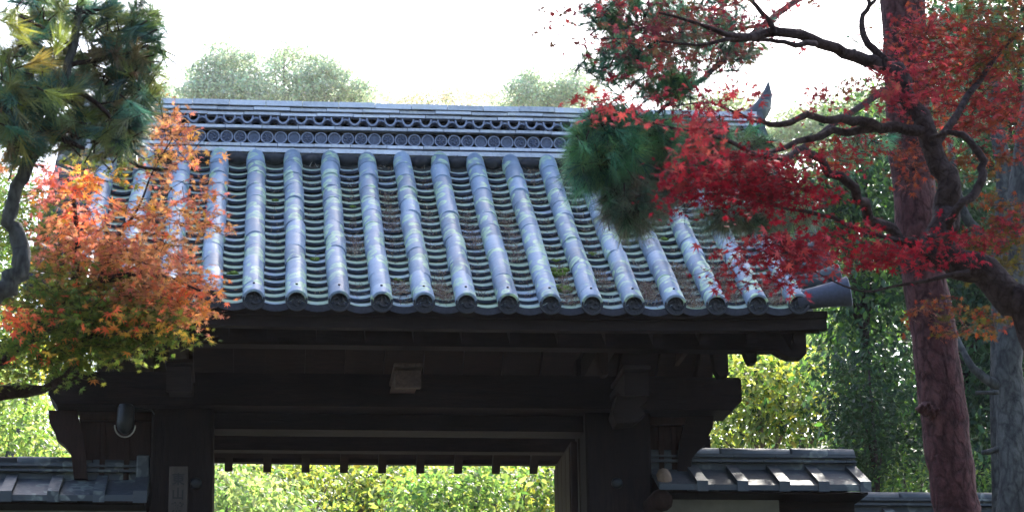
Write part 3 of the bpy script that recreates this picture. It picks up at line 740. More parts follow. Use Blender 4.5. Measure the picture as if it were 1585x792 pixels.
def limb(b, pts, jag=.06, n=9, sub_=3, wob=.10, k_=1.):
    """pts: (px, py, Y, radius in photo px) joined by a smooth tapered tube"""
    W = [V(at(p[0], p[1], p[2])) for p in pts]; rad = [k_*p[3]*p[2]/F for p in pts]; k = len(W); O = []; Ra = []
    for i in range(k-1):
        p0, p1, p2, p3 = W[max(i-1, 0)], W[i], W[i+1], W[min(i+2, k-1)]
        for s_ in range(sub_):
            t = s_/sub_; O.append(.5*((2*p1)+(-p0+p2)*t+(2*p0-5*p1+4*p2-p3)*t*t+(-p0+3*p1-3*p2+p3)*t**3)+Vector(rng.normal(0, rad[i]*wob, 3))); Ra.append(rad[i]*(1-t)+rad[i+1]*t)
    O.append(W[-1]); Ra.append(rad[-1]); b.tube(O, Ra, n, jag)
def tufts(pos, dirs, nn, ln, width, spread, palette, parent, name, droop=.0, shoot=.07):
    Ps, Qs, Cs, tw = [], [], [], []
    for p, d in zip(pos, dirs):
        d = d/np.linalg.norm(d); base = pal(palette, 1)[0]; r = rng.normal(size=(nn, 3)); r -= (r@d)[:, None]*d; r /= np.linalg.norm(r, axis=1)[:, None]+1e-9
        s_ = rng.uniform(spread*.35, spread, (nn, 1)); dd = d+r*s_; dd /= np.linalg.norm(dd, axis=1)[:, None]; dd[:, 2] -= droop
        st = p-d*rng.uniform(0, shoot, (nn, 1)); l = ln*rng.uniform(.7, 1.1, (nn, 1))
        Ps.append(st); Qs.append(st+dd*l); Cs.append(np.clip(base*rng.uniform(.7, 1.3, (nn, 1)), .003, .9)); tw.append((p-d*shoot*1.4, p))
    o = quads(name, np.concatenate(Ps), np.concatenate(Qs), width, np.concatenate(Cs), M_needle, parent); o['kind'] = 'stuff'
    b = MB()
    for p, q in tw: b.tube([Vector(p), Vector(q)], [.0035, .002], 4, cap=False)
    b.build('shoots', M_mbark, parent)['kind'] = 'stuff'
def blob_pts(px, py, rx, ry, Y, dY, n):
    c = at(px, py, Y); u = rng.normal(size=(n, 3)); u /= np.linalg.norm(u, axis=1)[:, None]; u *= rng.uniform(.25, 1, (n, 1))**.5
    P = c+u*np.array([rx*Y/F, dY, ry*Y/F]); return P, u
# ------------------------------------------------------------------ right-hand red maple
RED = [(.34, .03, .045), (.25, .022, .035), (.38, .055, .055), (.18, .02, .025)]
PINK = [(.46, .05, .06), (.38, .032, .045), (.50, .09, .07)]
MIXT = [(.22, .03, .045), (.13, .03, .045), (.10, .10, .04), (.26, .05, .04), (.16, .06, .035)]
CRIM = [(.27, .010, .024), (.21, .008, .018), (.32, .018, .028)]
RUST = [(.22, .035, .02), (.16, .03, .02), (.25, .06, .02), (.12, .04, .02)]
OLIV = [(.10, .08, .018), (.075, .075, .018), (.15, .07, .02)]
rm = thing('maple_tree', 'twisting dark-barked maple with crimson leaves reaching in from the right', 'tree', (3.2, 9.6, hz(0, 9.6)))
rm_inv = Matrix.Translation(-rm.location)
b = MB()
YM = 9.4
limb(b, [(1700, 900, 9.4, 60), (1640, 640, 9.4, 48), (1600, 500, 9.4, 40), (1560, 450, 9.4, 33), (1500, 418, 9.4, 31), (1452, 388, 9.4, 30), (1462, 340, 9.4, 27), (1470, 290, 9.4, 24), (1445, 240, 9.4, 20), (1412, 165, 9.4, 18), (1385, 108, 9.4, 17), (1340, 92, 9.4, 13), (1290, 76, 9.3, 11), (1240, 54, 9.2, 11), (1180, 52, 9.1, 9), (1140, 58, 9., 7), (1090, 40, 8.9, 4), (1020, 20, 8.8, 2)], n=14, wob=.22, k_=.86)
o = b.build('trunk', M_mbark, rm); o.matrix_parent_inverse = rm_inv
for pts in ([(1370, 100, 9.4, 10), (1342, 66, 9.4, 8), (1334, 32, 9.4, 6), (1346, 8, 9.4, 5), (1336, -20, 9.4, 4)], [(1346, 10, 9.4, 4), (1366, -12, 9.4, 4)],
            [(1262, 70, 9.2, 7), (1215, 66, 9.1, 5), (1180, 60, 9.1, 4), (1130, 64, 9., 3)],
            [(1440, 205, 9.4, 12), (1385, 196, 9.3, 11), (1330, 190, 9.2, 10), (1290, 186, 9.1, 8), (1250, 180, 9., 7), (1205, 190, 8.9, 6), (1165, 186, 8.8, 4), (1100, 160, 8.6, 2), (1040, 165, 8.4, 1.3)],
            [(1370, 196, 9.3, 9), (1310, 205, 9.2, 8), (1250, 214, 9.1, 7), (1205, 232, 9., 5), (1180, 236, 8.9, 5)],
            [(1450, 392, 9.4, 13), (1410, 378, 9.3, 11), (1375, 356, 9.3, 11), (1345, 335, 9.2, 11), (1322, 292, 9.1, 10), (1282, 262, 9., 9), (1242, 228, 8.9, 8), (1215, 244, 8.8, 8), (1170, 238, 8.7, 5), (1120, 215, 8.6, 4), (1060, 202, 8.4, 2), (1010, 190, 8.2, 1.2)],
            [(1468, 352, 9.3, 10), (1482, 322, 9.2, 8), (1508, 300, 9.2, 9), (1520, 270, 9.2, 9), (1515, 238, 9.2, 8), (1490, 210, 9.2, 7), (1462, 206, 9.2, 5), (1440, 214, 9.3, 5)],
            [(1410, 378, 9.3, 5), (1330, 356, 9.2, 4), (1270, 330, 9.1, 4), (1200, 320, 9., 2.5), (1150, 302, 8.9, 1.6), (1080, 300, 8.8, 1)],
            [(1500, 420, 9.3, 6), (1400, 440, 9.2, 3), (1330, 450, 9.1, 2), (1260, 420, 9., 1.2)],
            [(1200, 55, 9.1, 7), (1180, 20, 9.1, 5), (1150, -10, 9.1, 4)], [(1140, 58, 9., 5), (1080, 70, 8.9, 3), (1000, 62, 8.8, 2), (920, 60, 8.6, 1)],
            [(1440, 240, 9.4, 9), (1500, 150, 9.5, 7), (1540, 90, 9.6, 5), (1600, 30, 9.7, 4)]):
    b = MB(); limb(b, pts, n=9, wob=.3, k_=.85); o = b.build('branch', M_mbark, rm); o.matrix_parent_inverse = rm_inv
LM = .085
RB_ = [(962, 166, 46, 20, 7.6, .12, 80, .056, PINK), (1075, 208, 46, 38, 7.9, .16, 150, .052, PINK+RED), (1120, 160, 65, 26, 8.4, .25, 170, .048, RED),
       (1135, 286, 98, 32, 8.8, .3, 1500, .042, CRIM), (1200, 270, 70, 24, 8.9, .25, 380, .044, CRIM+RED), (1090, 272, 50, 28, 8.6, .2, 260, .05, CRIM), (1235, 305, 70, 22, 9., .25, 420, .044, CRIM), (1230, 385, 60, 30, 8.9, .2, 260, .046, CRIM), (1285, 245, 50, 18, 9.1, .2, 110, .044, RED+RUST), (1190, 400, 85, 38, 8.8, .25, 520, .05, CRIM+RED), (1290, 385, 90, 28, 9.1, .25, 330, .046, CRIM), (1370, 395, 60, 22, 9.2, .2, 240, .046, CRIM), (1450, 385, 70, 30, 9.2, .15, 200, .046, CRIM),
       (1000, 40, 120, 50, 9., .35, 430, .046, MIXT), (1100, 60, 110, 45, 9.2, .3, 400, .046, MIXT), (1180, 20, 110, 40, 9.3, .4, 330, .046, MIXT+RED), (900, 5, 90, 18, 8.8, .25, 140, .05, MIXT), (960, 90, 50, 25, 8.8, .2, 80, .048, MIXT+PINK),
       (1310, 145, 80, 30, 9., .15, 80, .05, RED+MIXT), (1400, 130, 60, 50, 9.2, .2, 260, .05, RED), (1240, 160, 60, 18, 8.9, .1, 35, .055, RED),
       (1480, 130, 110, 100, 9.8, .3, 1900, .046, RED+RUST), (1540, 50, 80, 80, 9.6, .3, 1000, .046, OLIV+RUST[:2]), (1430, 50, 60, 60, 9.7, .25, 600, .046, RED+RUST), (1560, 180, 60, 60, 9.5, .3, 500, .046, RED+RUST), (1420, 250, 60, 50, 9.9, .2, 240, .046, RUST), (1320, 225, 60, 32, 9.6, .25, 230, .046, RUST+RED), (1500, 250, 90, 25, 9.7, .2, 220, .046, RUST+OLIV), (1560, 330, 45, 40, 9.4, .2, 260, .046, RUST+OLIV),
       (1540, 400, 60, 34, 9.7, .2, 420, .046, OLIV), (1530, 360, 70, 18, 9.5, .2, 260, .046, RED), (1500, 490, 80, 30, 9.8, .2, 260, .046, RUST+OLIV), (1440, 470, 40, 20, 9.6, .15, 60, .046, RUST), (1270, 140, 40, 20, 8.9, .1, 30, .05, RED),
       (1060, 140, 40, 20, 8.6, .1, 40, .052, RED), (1040, 100, 60, 25, 8.8, .2, 80, .05, MIXT)]
build_maple(rm, RB_, M_mbark, 280)
for o in rm.children:
    if o.matrix_parent_inverse == Matrix.Identity(4): o.matrix_parent_inverse = rm_inv
# ------------------------------------------------------------------ red pine
YPn = 11.4
rpn = thing('red_pine_tree', 'reddish-barked pine with a tall slightly leaning trunk and a drooping tuft of needles', 'tree', (float(at(1480, 792, YPn)[0]), YPn, hz(0, YPn)))
rp_inv = Matrix.Translation(-rpn.location)
b = MB(); limb(b, [(1545, 1120, YPn, 50), (1500, 900, YPn, 39), (1478, 770, YPn, 37), (1462, 650, YPn, 38), (1445, 520, YPn, 37), (1425, 400, YPn, 36), (1412, 270, YPn, 35), (1403, 150, YPn, 36), (1398, 0, YPn, 38), (1392, -200, YPn, 36), (1380, -420, YPn, 28)], jag=.03, n=24, sub_=6, wob=.035)
b.build('trunk', M_rbark, rpn).matrix_parent_inverse = rp_inv
for pts in ([(1395, -60, YPn, 14), (1300, -40, 10.8, 11), (1180, 40, 10.2, 8), (1090, 120, 9.8, 7), (1000, 190, 9.5, 5), (960, 250, 9.4, 4)], [(1180, 40, 10.2, 6), (1050, 60, 9.9, 4), (930, 110, 9.6, 3)], [(1400, 120, YPn, 10), (1280, 200, 10.8, 8), (1150, 300, 10.4, 5), (1100, 330, 10.2, 3)]):
    pts = [(a_, b_, c_, d_*.6) for a_, b_, c_, d_ in pts]; b = MB(); limb(b, pts); b.build('branch', M_mbark, rpn).matrix_parent_inverse = rp_inv
b = MB(); 
for _ in range(9): p = V(at(1440+random.uniform(-12, 8), 632+random.uniform(-10, 10), YPn-.11)); b.tube([p+Vector((0, .05, 0)), p+Vector((random.uniform(-.02, .02), -.015, random.uniform(-.02, .02)))], [.03, .008], 6, .2)
b.build('knot', M_rbark, rpn).matrix_parent_inverse = rp_inv
PG = [(.11, .32, .17), (.16, .38, .18), (.08, .24, .14), (.22, .36, .13), (.04, .12, .08)]
PGB = [(.13, .20, .12), (.20, .17, .11), (.09, .16, .10), (.18, .20, .11)]
T = []
for (px, py, rx, ry, Y, dY, n, pa) in ((950, 190, 55, 25, 9.4, .14, 50, PG), (945, 235, 62, 58, 9.4, .16, 130, PG), (900, 250, 28, 55, 9.4, .12, 40, PG), (1010, 215, 45, 50, 9.5, .14, 80, PG), (975, 320, 50, 45, 9.4, .15, 85, PGB), (1020, 290, 35, 50, 9.5, .12, 60, PGB), (1080, 230, 60, 50, 9.8, .15, 110, PG+PGB), (1150, 335, 80, 22, 10.2, .15, 60, PGB), (1220, 335, 60, 24, 10.3, .15, 40, PG+PGB), (1150, 235, 50, 40, 10.2, .15, 60, PG+PGB)):
    P_, u = blob_pts(px, py, rx*1.08, ry*1.08, Y, dY, int(n*1.5)); n = int(n*1.5); T.append((P_, u*1.+np.array([0, -.25, -.55])+rng.normal(0, .3, (n, 3)), pa))
for P_, u, pa in T: tufts(P_, u+rng.normal(0, .35, u.shape), 42, .105, .0013, .85, pa, rpn, 'needles', .12)
for (px, py, rx, ry, Y, dY, n, pa) in ((950, 95, 70, 28, 9.6, .2, 60, PG), (930, 20, 50, 18, 9.6, .2, 30, PG), (1010, 60, 90, 50, 9.7, .25, 90, PG+PGB), (1040, 140, 60, 24, 9.7, .2, 50, PG), (1060, 90, 120, 30, 9.9, .3, 70, PG+PGB), (1000, 130, 80, 20, 9.7, .2, 36, PG), (1140, 60, 80, 40, 10.1, .3, 60, PG), (980, 30, 70, 30, 9.7, .25, 60, PG), (1080, 20, 90, 30, 9.9, .3, 70, PG), (1330, 60, 20, 30, 10.6, .2, 2, PG), (1320, 230, 70, 40, 10.9, .3, 30, PG), (1480, 60, 70, 60, 11.8, .4, 130, PG), (1480, 170, 80, 60, 11.9, .4, 70, PG)):
    P_, u = blob_pts(px, py, rx, ry, Y, dY, n); tufts(P_, u+rng.normal(0, .4, (n, 3)), 60, .085, .0012, .8, pa, rpn, 'needles', .0)
for o in rpn.children:
    if o.matrix_parent_inverse == Matrix.Identity(4): o.matrix_parent_inverse = rp_inv
# ------------------------------------------------------------------ left pine and left maple
YLp = 8.6
lpn = thing('pine_tree', 'dark pine at upper left with long needle fans, some turned yellow-green', 'tree', (float(at(-60, 700, YLp)[0]), YLp, hz(0, YLp)))
lp_inv = Matrix.Translation(-lpn.location)
b = MB(); limb(b, [(-260, 1200, YLp, 34), (-200, 900, YLp, 30), (-120, 640, YLp, 24), (-60, 500, YLp, 20), (0, 452, YLp, 17), (28, 420, YLp, 16), (32, 380, YLp, 14), (14, 340, YLp, 12), (24, 290, YLp, 11), (52, 238, YLp, 12), (70, 200, YLp, 9), (100, 120, YLp, 8), (120, 40, YLp, 6), (130, -60, YLp, 5)], n=14, jag=.1, wob=.2)
b.build('trunk', M_gbark, lpn).matrix_parent_inverse = lp_inv
for pts in ([(60, 225, YLp, 7), (20, 180, 8.5, 6), (-20, 140, 8.4, 4)], [(95, 130, YLp, 5), (150, 160, 8.6, 4), (190, 210, 8.6, 3), (180, 240, 8.6, 2)], [(105, 100, YLp, 5), (170, 90, 8.7, 3), (230, 70, 8.7, 2)], [(110, 70, YLp, 4), (60, 40, 8.4, 3), (20, 20, 8.3, 2)], [(120, 20, YLp, 4), (190, 10, 8.7, 2)], [(70, 200, YLp, 5), (130, 230, 8.7, 3)]):
    b = MB(); limb(b, pts, n=7); b.build('branch', M_mbark, lpn).matrix_parent_inverse = lp_inv
PBG = [(.08, .20, .14), (.10, .23, .15), (.22, .20, .09), (.26, .30, .10), (.14, .22, .09), (.20, .28, .10), (.07, .15, .11), (.28, .32, .09), (.05, .12, .10)]
YG = [(.42, .46, .08), (.33, .40, .08), (.48, .46, .08)]
BR = [(.28, .19, .10), (.20, .15, .08), (.15, .16, .08)]
for (px, py, rx, ry, Y, dY, n, nn, ln, pa, dr) in ((110, 60, 120, 70, 8.8, .3, 105, 60, .10, PBG, 0), (60, 170, 90, 60, 8.7, .3, 95, 60, .10, PBG, 0), (190, 150, 55, 80, 8.8, .25, 60, 55, .09, PBG+BR, .1), (180, 110, 60, 60, 8.8, .25, 32, 50, .09, BR, .15), (30, 110, 60, 80, 8.5, .25, 28, 50, .10, YG+PBG, 0), (215, 60, 35, 60, 8.8, .2, 22, 50, .09, PBG, 0), (140, 215, 90, 25, 8.7, .2, 36, 50, .09, PBG+BR, .1), (30, 215, 40, 35, 8.5, .2, 30, 50, .09, BR+PBG, .2), (195, 200, 30, 40, 8.6, .15, 12, 55, .09, PBG, .2), (236, 120, 20, 60, 8.8, .1, 14, 40, .08, PBG, 0), (225, 30, 25, 35, 8.8, .15, 16, 45, .085, PBG, 0), (20, 170, 40, 50, 8.5, .2, 24, 50, .10, YG+BR+PBG, .1), (60, 20, 60, 25, 8.6, .25, 20, 50, .1, YG+PBG, 0)):
    n = int(n*1.5); P_, u = blob_pts(px, py, rx*1.08, ry, Y, dY, n); tufts(P_, u*np.array([1, .6, .7])+rng.normal(0, .45, (n, 3))+np.array([0, -.2, 0]), nn, ln, .0016, .75, pa, lpn, 'needles', dr)
# the distinct yellow-green fans
fp = [(30, 45), (60, 95), (88, 150), (15, 25), (92, 62)]
tufts(np.array([at(x, y, 8.15) for x, y in fp]), np.array([[.5, -.2, -.3], [.6, -.3, .1], [.55, -.3, -.35], [-.3, -.3, -.6], [.2, -.2, .6]]), 90, .12, .0014, .75, YG, lpn, 'needles', .05)
for o in lpn.children:
    if o.matrix_parent_inverse == Matrix.Identity(4): o.matrix_parent_inverse = lp_inv
YLm = 9.6
lm = thing('maple_tree', 'maple at lower left with orange leaves fading to green along its bottom edge', 'tree', (float(at(-120, 700, YLm)[0]), YLm+.3, hz(0, YLm)))
lm_inv = Matrix.Translation(-lm.location)
b = MB(); limb(b, [(-300, 1150, YLm, 40), (-220, 850, YLm, 34), (-100, 650, YLm, 22), (0, 556, YLm, 14), (60, 505, YLm, 13), (110, 465, YLm, 11), (150, 440, 9.5, 8), (200, 425, 9.4, 5), (260, 430, 9.3, 3), (310, 450, 9.2, 1.5)], n=11)
b.build('trunk', M_mbark, lm).matrix_parent_inverse = lm_inv
for pts in ([(-100, 640, YLm, 16), (0, 608, YLm, 12), (40, 605, YLm, 10), (80, 596, YLm, 6), (120, 560, YLm, 3)], [(110, 465, YLm, 7), (120, 400, 9.5, 5), (118, 340, 9.5, 4), (110, 290, 9.5, 3)], [(150, 440, 9.6, 3), (185, 365, 9.6, 2.2), (215, 320, 9.6, 1.8), (238, 262, 9.6, 1.4), (270, 210, 9.6, .9)], [(60, 505, YLm, 6), (150, 520, 9.4, 4), (230, 500, 9.3, 2)], [(150, 248, 9.3, 3), (185, 238, 9.3, 4), (215, 258, 9.3, 3), (260, 262, 9.3, 1.5)], [(115, 420, 9.5, 4), (128, 452, 9.5, 2)]):
    b = MB(); limb(b, pts, n=8); b.build('branch', M_mbark, lm).matrix_parent_inverse = lm_inv
OR = [(.62, .26, .12), (.56, .20, .12), (.66, .34, .12), (.52, .15, .12), (.5, .26, .07)]
ORR = [(.80, .15, .05), (.72, .12, .06)]
OY = [(.80, .42, .06), (.72, .38, .05)]
OG = [(.22, .19, .04), (.16, .17, .035), (.34, .19, .05)]
GR = [(.09, .16, .03), (.13, .19, .035), (.18, .21, .035), (.07, .13, .025), (.24, .24, .04)]
LB = [(165, 500, 100, 32, 9.4, .25, 702, .046, GR), (100, 540, 90, 28, 9.5, .25, 567, .046, GR), (235, 503, 50, 20, 9.4, .2, 270, .046, GR+OG), (130, 470, 95, 34, 9.5, .25, 620, .046, GR+OG), (145, 372, 100, 42, 9.7, .25, 400, .045, OR), (80, 420, 60, 40, 9.7, .25, 337, .046, GR+OG), (140, 400, 90, 50, 9.6, .3, 1050, .047, OR), (228, 410, 72, 56, 9.5, .3, 1000, .047, OR), (278, 460, 44, 38, 9.4, .2, 567, .047, OR+ORR), (115, 325, 55, 40, 9.5, .25, 260, .05, OR+ORR), (135, 285, 32, 30, 9.2, .12, 108, .055, OY+ORR),
      (205, 340, 50, 35, 9.6, .2, 170, .047, OR), (90, 290, 40, 30, 9.4, .2, 148, .047, [(.6, .18, .15)]), (240, 250, 50, 40, 9.6, .2, 189, .047, OR+OG), (262, 190, 36, 30, 9.6, .15, 175, .046, OR), (285, 230, 32, 30, 9.6, .15, 121, .046, OR+OY), (300, 330, 34, 30, 9.5, .15, 148, .047, OR), (290, 290, 30, 30, 9.5, .12, 81, .045, OR), (255, 320, 40, 25, 9.6, .15, 121, .047, OR),
      (230, 475, 90, 35, 9.5, .25, 675, .047, OG+OR), (140, 510, 90, 40, 9.5, .3, 945, .046, GR), (60, 470, 60, 40, 9.6, .25, 445, .046, GR+OG), (200, 520, 90, 25, 9.5, .2, 567, .046, GR), (60, 545, 70, 22, 9.5, .25, 351, .046, GR), (110, 440, 70, 30, 9.5, .25, 405, .046, OG+GR),
      (40, 360, 45, 60, 9.9, .3, 567, .046, GR), (45, 310, 45, 25, 9.9, .25, 216, .046, GR), (20, 590, 40, 28, 9.6, .2, 162, .046, GR), (60, 580, 60, 20, 9.6, .2, 121, .046, GR), (20, 490, 30, 15, 9.2, .1, 81, .055, ORR), (215, 500, 60, 16, 9.2, .1, 67, .055, OY+OG), (270, 515, 30, 12, 9.2, .1, 33, .055, OY), (125, 548, 14, 5, 9.1, .05, 13, .05, OY), (155, 255, 60, 20, 9.4, .2, 162, .046, GR+OG), (20, 250, 30, 20, 9.2, .1, 54, .05, OR)]
build_maple(lm, LB, M_mbark, 260)
for o in lm.children:
    if o.matrix_parent_inverse == Matrix.Identity(4): o.matrix_parent_inverse = lm_inv
# ------------------------------------------------------------------ background trees
def tree_bg(name, label, cat, px, pbase, Y, clumps, leafsize, palette, n_per, barkmat, tpl=OV2, mat=None, trunk=(8, 5), group=None, elong=None, droop=0., spread=2.1):
    """clumps: (px,py,rx,ry,dY); trunk radius in photo px at base and top"""
    x0 = at(px, pbase, Y); base = (float(x0[0]), Y, hz(float(x0[0]), Y)-.1)
    t = thing(name, label, cat, base, group); inv = Matrix.Translation(-t.location)
    b = MB(); tops = sorted(clumps, key=lambda c: c[1])[0]
    tp = V(at(tops[0], tops[1]+tops[3]*.3, Y)); bs = Vector(base); r0, r1 = trunk[0]*Y/F, trunk[1]*Y/F
    P_ = [bs.lerp(tp, f)+Vector((rng.normal(0, r0*1.2) if 0 < f < 1 else 0, rng.normal(0, r0) if 0 < f < 1 else 0, 0)) for f in (0, .25, .5, .75, 1)]
    b.tube(P_, [r0, r0*.85, r0*.7, (r0+r1)*.35, r1*.4], 9, .06)
    for c in clumps:
        q = V(at(c[0], c[1], Y)); s_ = P_[2] if q.z > P_[2].z else P_[1]; s_ = min(P_[1:4], key=lambda p: abs(p.z-(q.z-.35*abs(q.x-p.x)-.2)))
        b.tube([s_, s_.lerp(q, .55)+Vector((0, 0, -.08*(q-s_).length)), q], [r1*.8, r1*.5, r1*.15], 6, .08)
    b.build('trunk', barkmat, t).matrix_parent_inverse = inv
    Ps, Ns, Ds = [], [], []
    for (cx, cy, rx, ry, dY) in clumps:
        c = at(cx, cy, Y); ext = np.array([rx*Y/F, dY, ry*Y/F]); vol = rx*ry; n = int(n_per*vol/1000)
        ns = max(3, int(n/26)); u = rng.normal(size=(ns, 3)); u /= np.linalg.norm(u, axis=1)[:, None]; u *= rng.uniform(.15, 1, (ns, 1))**.45
        cc_ = c+u*ext; k = rng.integers(0, ns, n); sp = leafsize*spread
        q = cc_[k]+rng.normal(0, 1, (n, 3))*np.array([sp, sp, sp*.6]); Ps.append(q)
        out_ = u[k]*.7+rng.normal(0, .5, (n, 3))+np.array([0, 0, .5]); Ns.append(out_); Ds.append(u[k]*.8+rng.normal(0, .6, (n, 3))+np.array([0, 0, -droop]))
    P2 = np.concatenate(Ps); n = len(P2)
    leaves('crown', P2, np.concatenate(Ns), np.concatenate(Ds), leafsize*rng.uniform(.6, 1.2, n), pal(palette, n), tpl, mat or M_green, t).matrix_parent_inverse = inv
    return t
YGR = [(.22, .25, .07), (.27, .26, .05), (.18, .22, .09), (.30, .32, .14), (.18, .24, .06), (.06, .11, .03), (.02, .045, .015)]
MGR = [(.07, .13, .04), (.10, .16, .05), (.14, .19, .06), (.05, .10, .04)]
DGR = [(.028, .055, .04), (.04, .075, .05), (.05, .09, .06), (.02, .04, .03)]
# shrubs and young trees seen through the opening and either side of the gate
tree_bg('shrub_tree', 'pale glossy-leaved tree filling the left end of the gate opening', 'tree', 370, 860, 27, [(370, 770, 50, 40, .7), (350, 740, 40, 35, .6), (420, 790, 60, 30, .7)], .10, [(.20, .27, .14), (.13, .2, .08), (.28, .33, .2)], 304, M_gbark, OV)
tree_bg('shrub_tree', 'yellow-green tree with pale thin trunks in the middle of the gate opening', 'tree', 520, 860, 29, [(510, 745, 70, 45, .8), (580, 770, 60, 45, .8), (450, 740, 45, 35, .7), (620, 740, 60, 40, .8)], .10, YGR, 285, M_pale, OV)
tree_bg('shrub_tree', 'soft mid-green feathery tree right of the middle of the gate opening', 'tree', 700, 860, 26, [(690, 760, 70, 45, .7), (650, 790, 60, 30, .6), (740, 745, 50, 30, .6)], .10, [(.14, .22, .08), (.08, .15, .06), (.2, .26, .1)], 285, M_gbark, OV, droop=.5)
tree_bg('shrub_tree', 'bright yellow-green tree against the right door of the gate', 'tree', 830, 860, 28, [(820, 750, 70, 50, .8), (860, 790, 50, 40, .7), (770, 790, 50, 30, .7), (760, 730, 40, 30, .6)], .10, YGR+MGR, 285, M_gbark, OV)
tree_bg('shrub_tree', 'sunlit pale green shrub above the left wall, at the picture edge', 'tree', 20, 840, 28, [(20, 660, 70, 45, .9), (60, 690, 50, 35, .8), (-30, 600, 60, 60, .9)], .10, [(.17, .25, .09), (.24, .29, .14), (.12, .19, .06)], 285, M_gbark, OV)
tree_bg('maple_tree', 'yellow backlit tree behind the far left end of the gate roof', 'tree', 10, 840, 33, [(20, 540, 60, 55, 1.), (50, 470, 50, 45, .9), (-20, 480, 50, 60, .9)], .10, [(.5, .42, .08), (.4, .38, .08), (.34, .4, .1)], 247, M_gbark, OV)
tree_bg('broadleaf_tree', 'green broadleaf tree behind the left maple and the left end of the roof', 'tree', 10, 840, 32, [(0, 330, 70, 60, 1.2), (30, 400, 60, 60, 1.2), (-20, 450, 60, 60, 1.2), (20, 520, 60, 40, 1.1), (-10, 270, 60, 50, 1.2)], .09, MGR, 300, M_gbark, OV)
tree_bg('shrub_tree', 'sunlit yellow-green tree with a pale crooked limb just right of the gate beam', 'tree', 1180, 840, 27, [(1150, 620, 60, 60, .9), (1210, 640, 70, 50, .9), (1120, 680, 50, 35, .8), (1240, 585, 60, 45, .8), (1170, 570, 50, 30, .8), (1300, 640, 40, 45, .7)], .10, YGR, 323, M_pale, OV, droop=.6)
tree_bg('shrub_tree', 'hazy pale green tree far behind the right gable of the gate', 'tree', 1240, 840, 40, [(1180, 560, 90, 60, 1.4), (1260, 530, 60, 60, 1.2), (1120, 600, 60, 60, 1.2)], .2, [(.3, .36, .16), (.36, .42, .2)], 209, M_gbark, OV2)
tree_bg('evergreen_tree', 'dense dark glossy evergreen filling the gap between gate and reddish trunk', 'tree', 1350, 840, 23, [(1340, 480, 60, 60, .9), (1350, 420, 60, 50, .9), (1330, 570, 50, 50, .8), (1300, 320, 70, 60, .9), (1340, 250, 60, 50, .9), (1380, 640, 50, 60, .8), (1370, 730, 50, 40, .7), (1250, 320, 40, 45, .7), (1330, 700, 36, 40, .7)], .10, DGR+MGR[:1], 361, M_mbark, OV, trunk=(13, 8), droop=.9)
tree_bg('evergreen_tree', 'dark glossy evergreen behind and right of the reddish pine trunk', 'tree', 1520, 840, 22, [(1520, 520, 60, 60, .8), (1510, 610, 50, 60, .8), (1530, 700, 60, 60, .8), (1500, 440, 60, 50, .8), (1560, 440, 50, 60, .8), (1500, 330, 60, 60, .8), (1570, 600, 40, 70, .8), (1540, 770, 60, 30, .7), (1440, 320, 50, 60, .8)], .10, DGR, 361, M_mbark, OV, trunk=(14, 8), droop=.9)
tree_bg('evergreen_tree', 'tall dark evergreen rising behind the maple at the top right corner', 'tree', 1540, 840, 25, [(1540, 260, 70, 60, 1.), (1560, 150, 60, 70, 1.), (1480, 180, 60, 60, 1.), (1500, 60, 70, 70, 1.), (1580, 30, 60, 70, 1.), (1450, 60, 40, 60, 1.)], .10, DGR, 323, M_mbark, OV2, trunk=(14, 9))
tree_bg('evergreen_tree', 'sunlit mid-green tree between the ridge ornament and the reddish trunk', 'tree', 1300, 840, 34, [(1290, 260, 60, 40, 1.3), (1230, 310, 60, 50, 1.3), (1340, 210, 50, 40, 1.2), (1300, 420, 70, 80, 1.3)], .12, DGR+MGR[:2], 209, M_mbark, OV2, trunk=(10, 6))
tree_bg('fir_tree', 'small dark fir with tiered branches above the end of the right wall', 'tree', 1350, 840, 21, [(1345, 570, 45, 9, .5), (1330, 602, 60, 9, .6), (1350, 632, 70, 10, .6), (1340, 662, 60, 10, .6), (1365, 690, 60, 10, .6), (1350, 720, 50, 9, .5)], .07, [(.02, .04, .025), (.03, .05, .03)], 800, M_mbark, OV2, trunk=(7, 4), elong=1)
tree_bg('undergrowth_bush', 'fine pale green bush just above the low far wall', 'bush', 1400, 840, 21, [(1400, 735, 60, 22, .5), (1500, 745, 60, 20, .5)], .06, MGR, 300, M_mbark, OV2, trunk=(4, 3))
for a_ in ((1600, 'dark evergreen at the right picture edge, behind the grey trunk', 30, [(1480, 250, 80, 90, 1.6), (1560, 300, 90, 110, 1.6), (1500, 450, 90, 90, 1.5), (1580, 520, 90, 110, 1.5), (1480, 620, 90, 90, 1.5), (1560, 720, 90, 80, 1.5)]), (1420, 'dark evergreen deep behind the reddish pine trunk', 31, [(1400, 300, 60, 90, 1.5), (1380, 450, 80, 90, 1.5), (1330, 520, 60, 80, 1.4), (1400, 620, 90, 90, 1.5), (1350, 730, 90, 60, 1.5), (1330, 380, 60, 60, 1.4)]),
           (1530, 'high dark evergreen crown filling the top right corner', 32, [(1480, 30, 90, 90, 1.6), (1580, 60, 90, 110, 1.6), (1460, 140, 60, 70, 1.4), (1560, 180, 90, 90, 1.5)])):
    tree_bg('evergreen_tree', a_[1], 'tree', a_[0], 840, a_[2], a_[3], .13, DGR, 150, M_mbark, OV2, trunk=(10, 6))
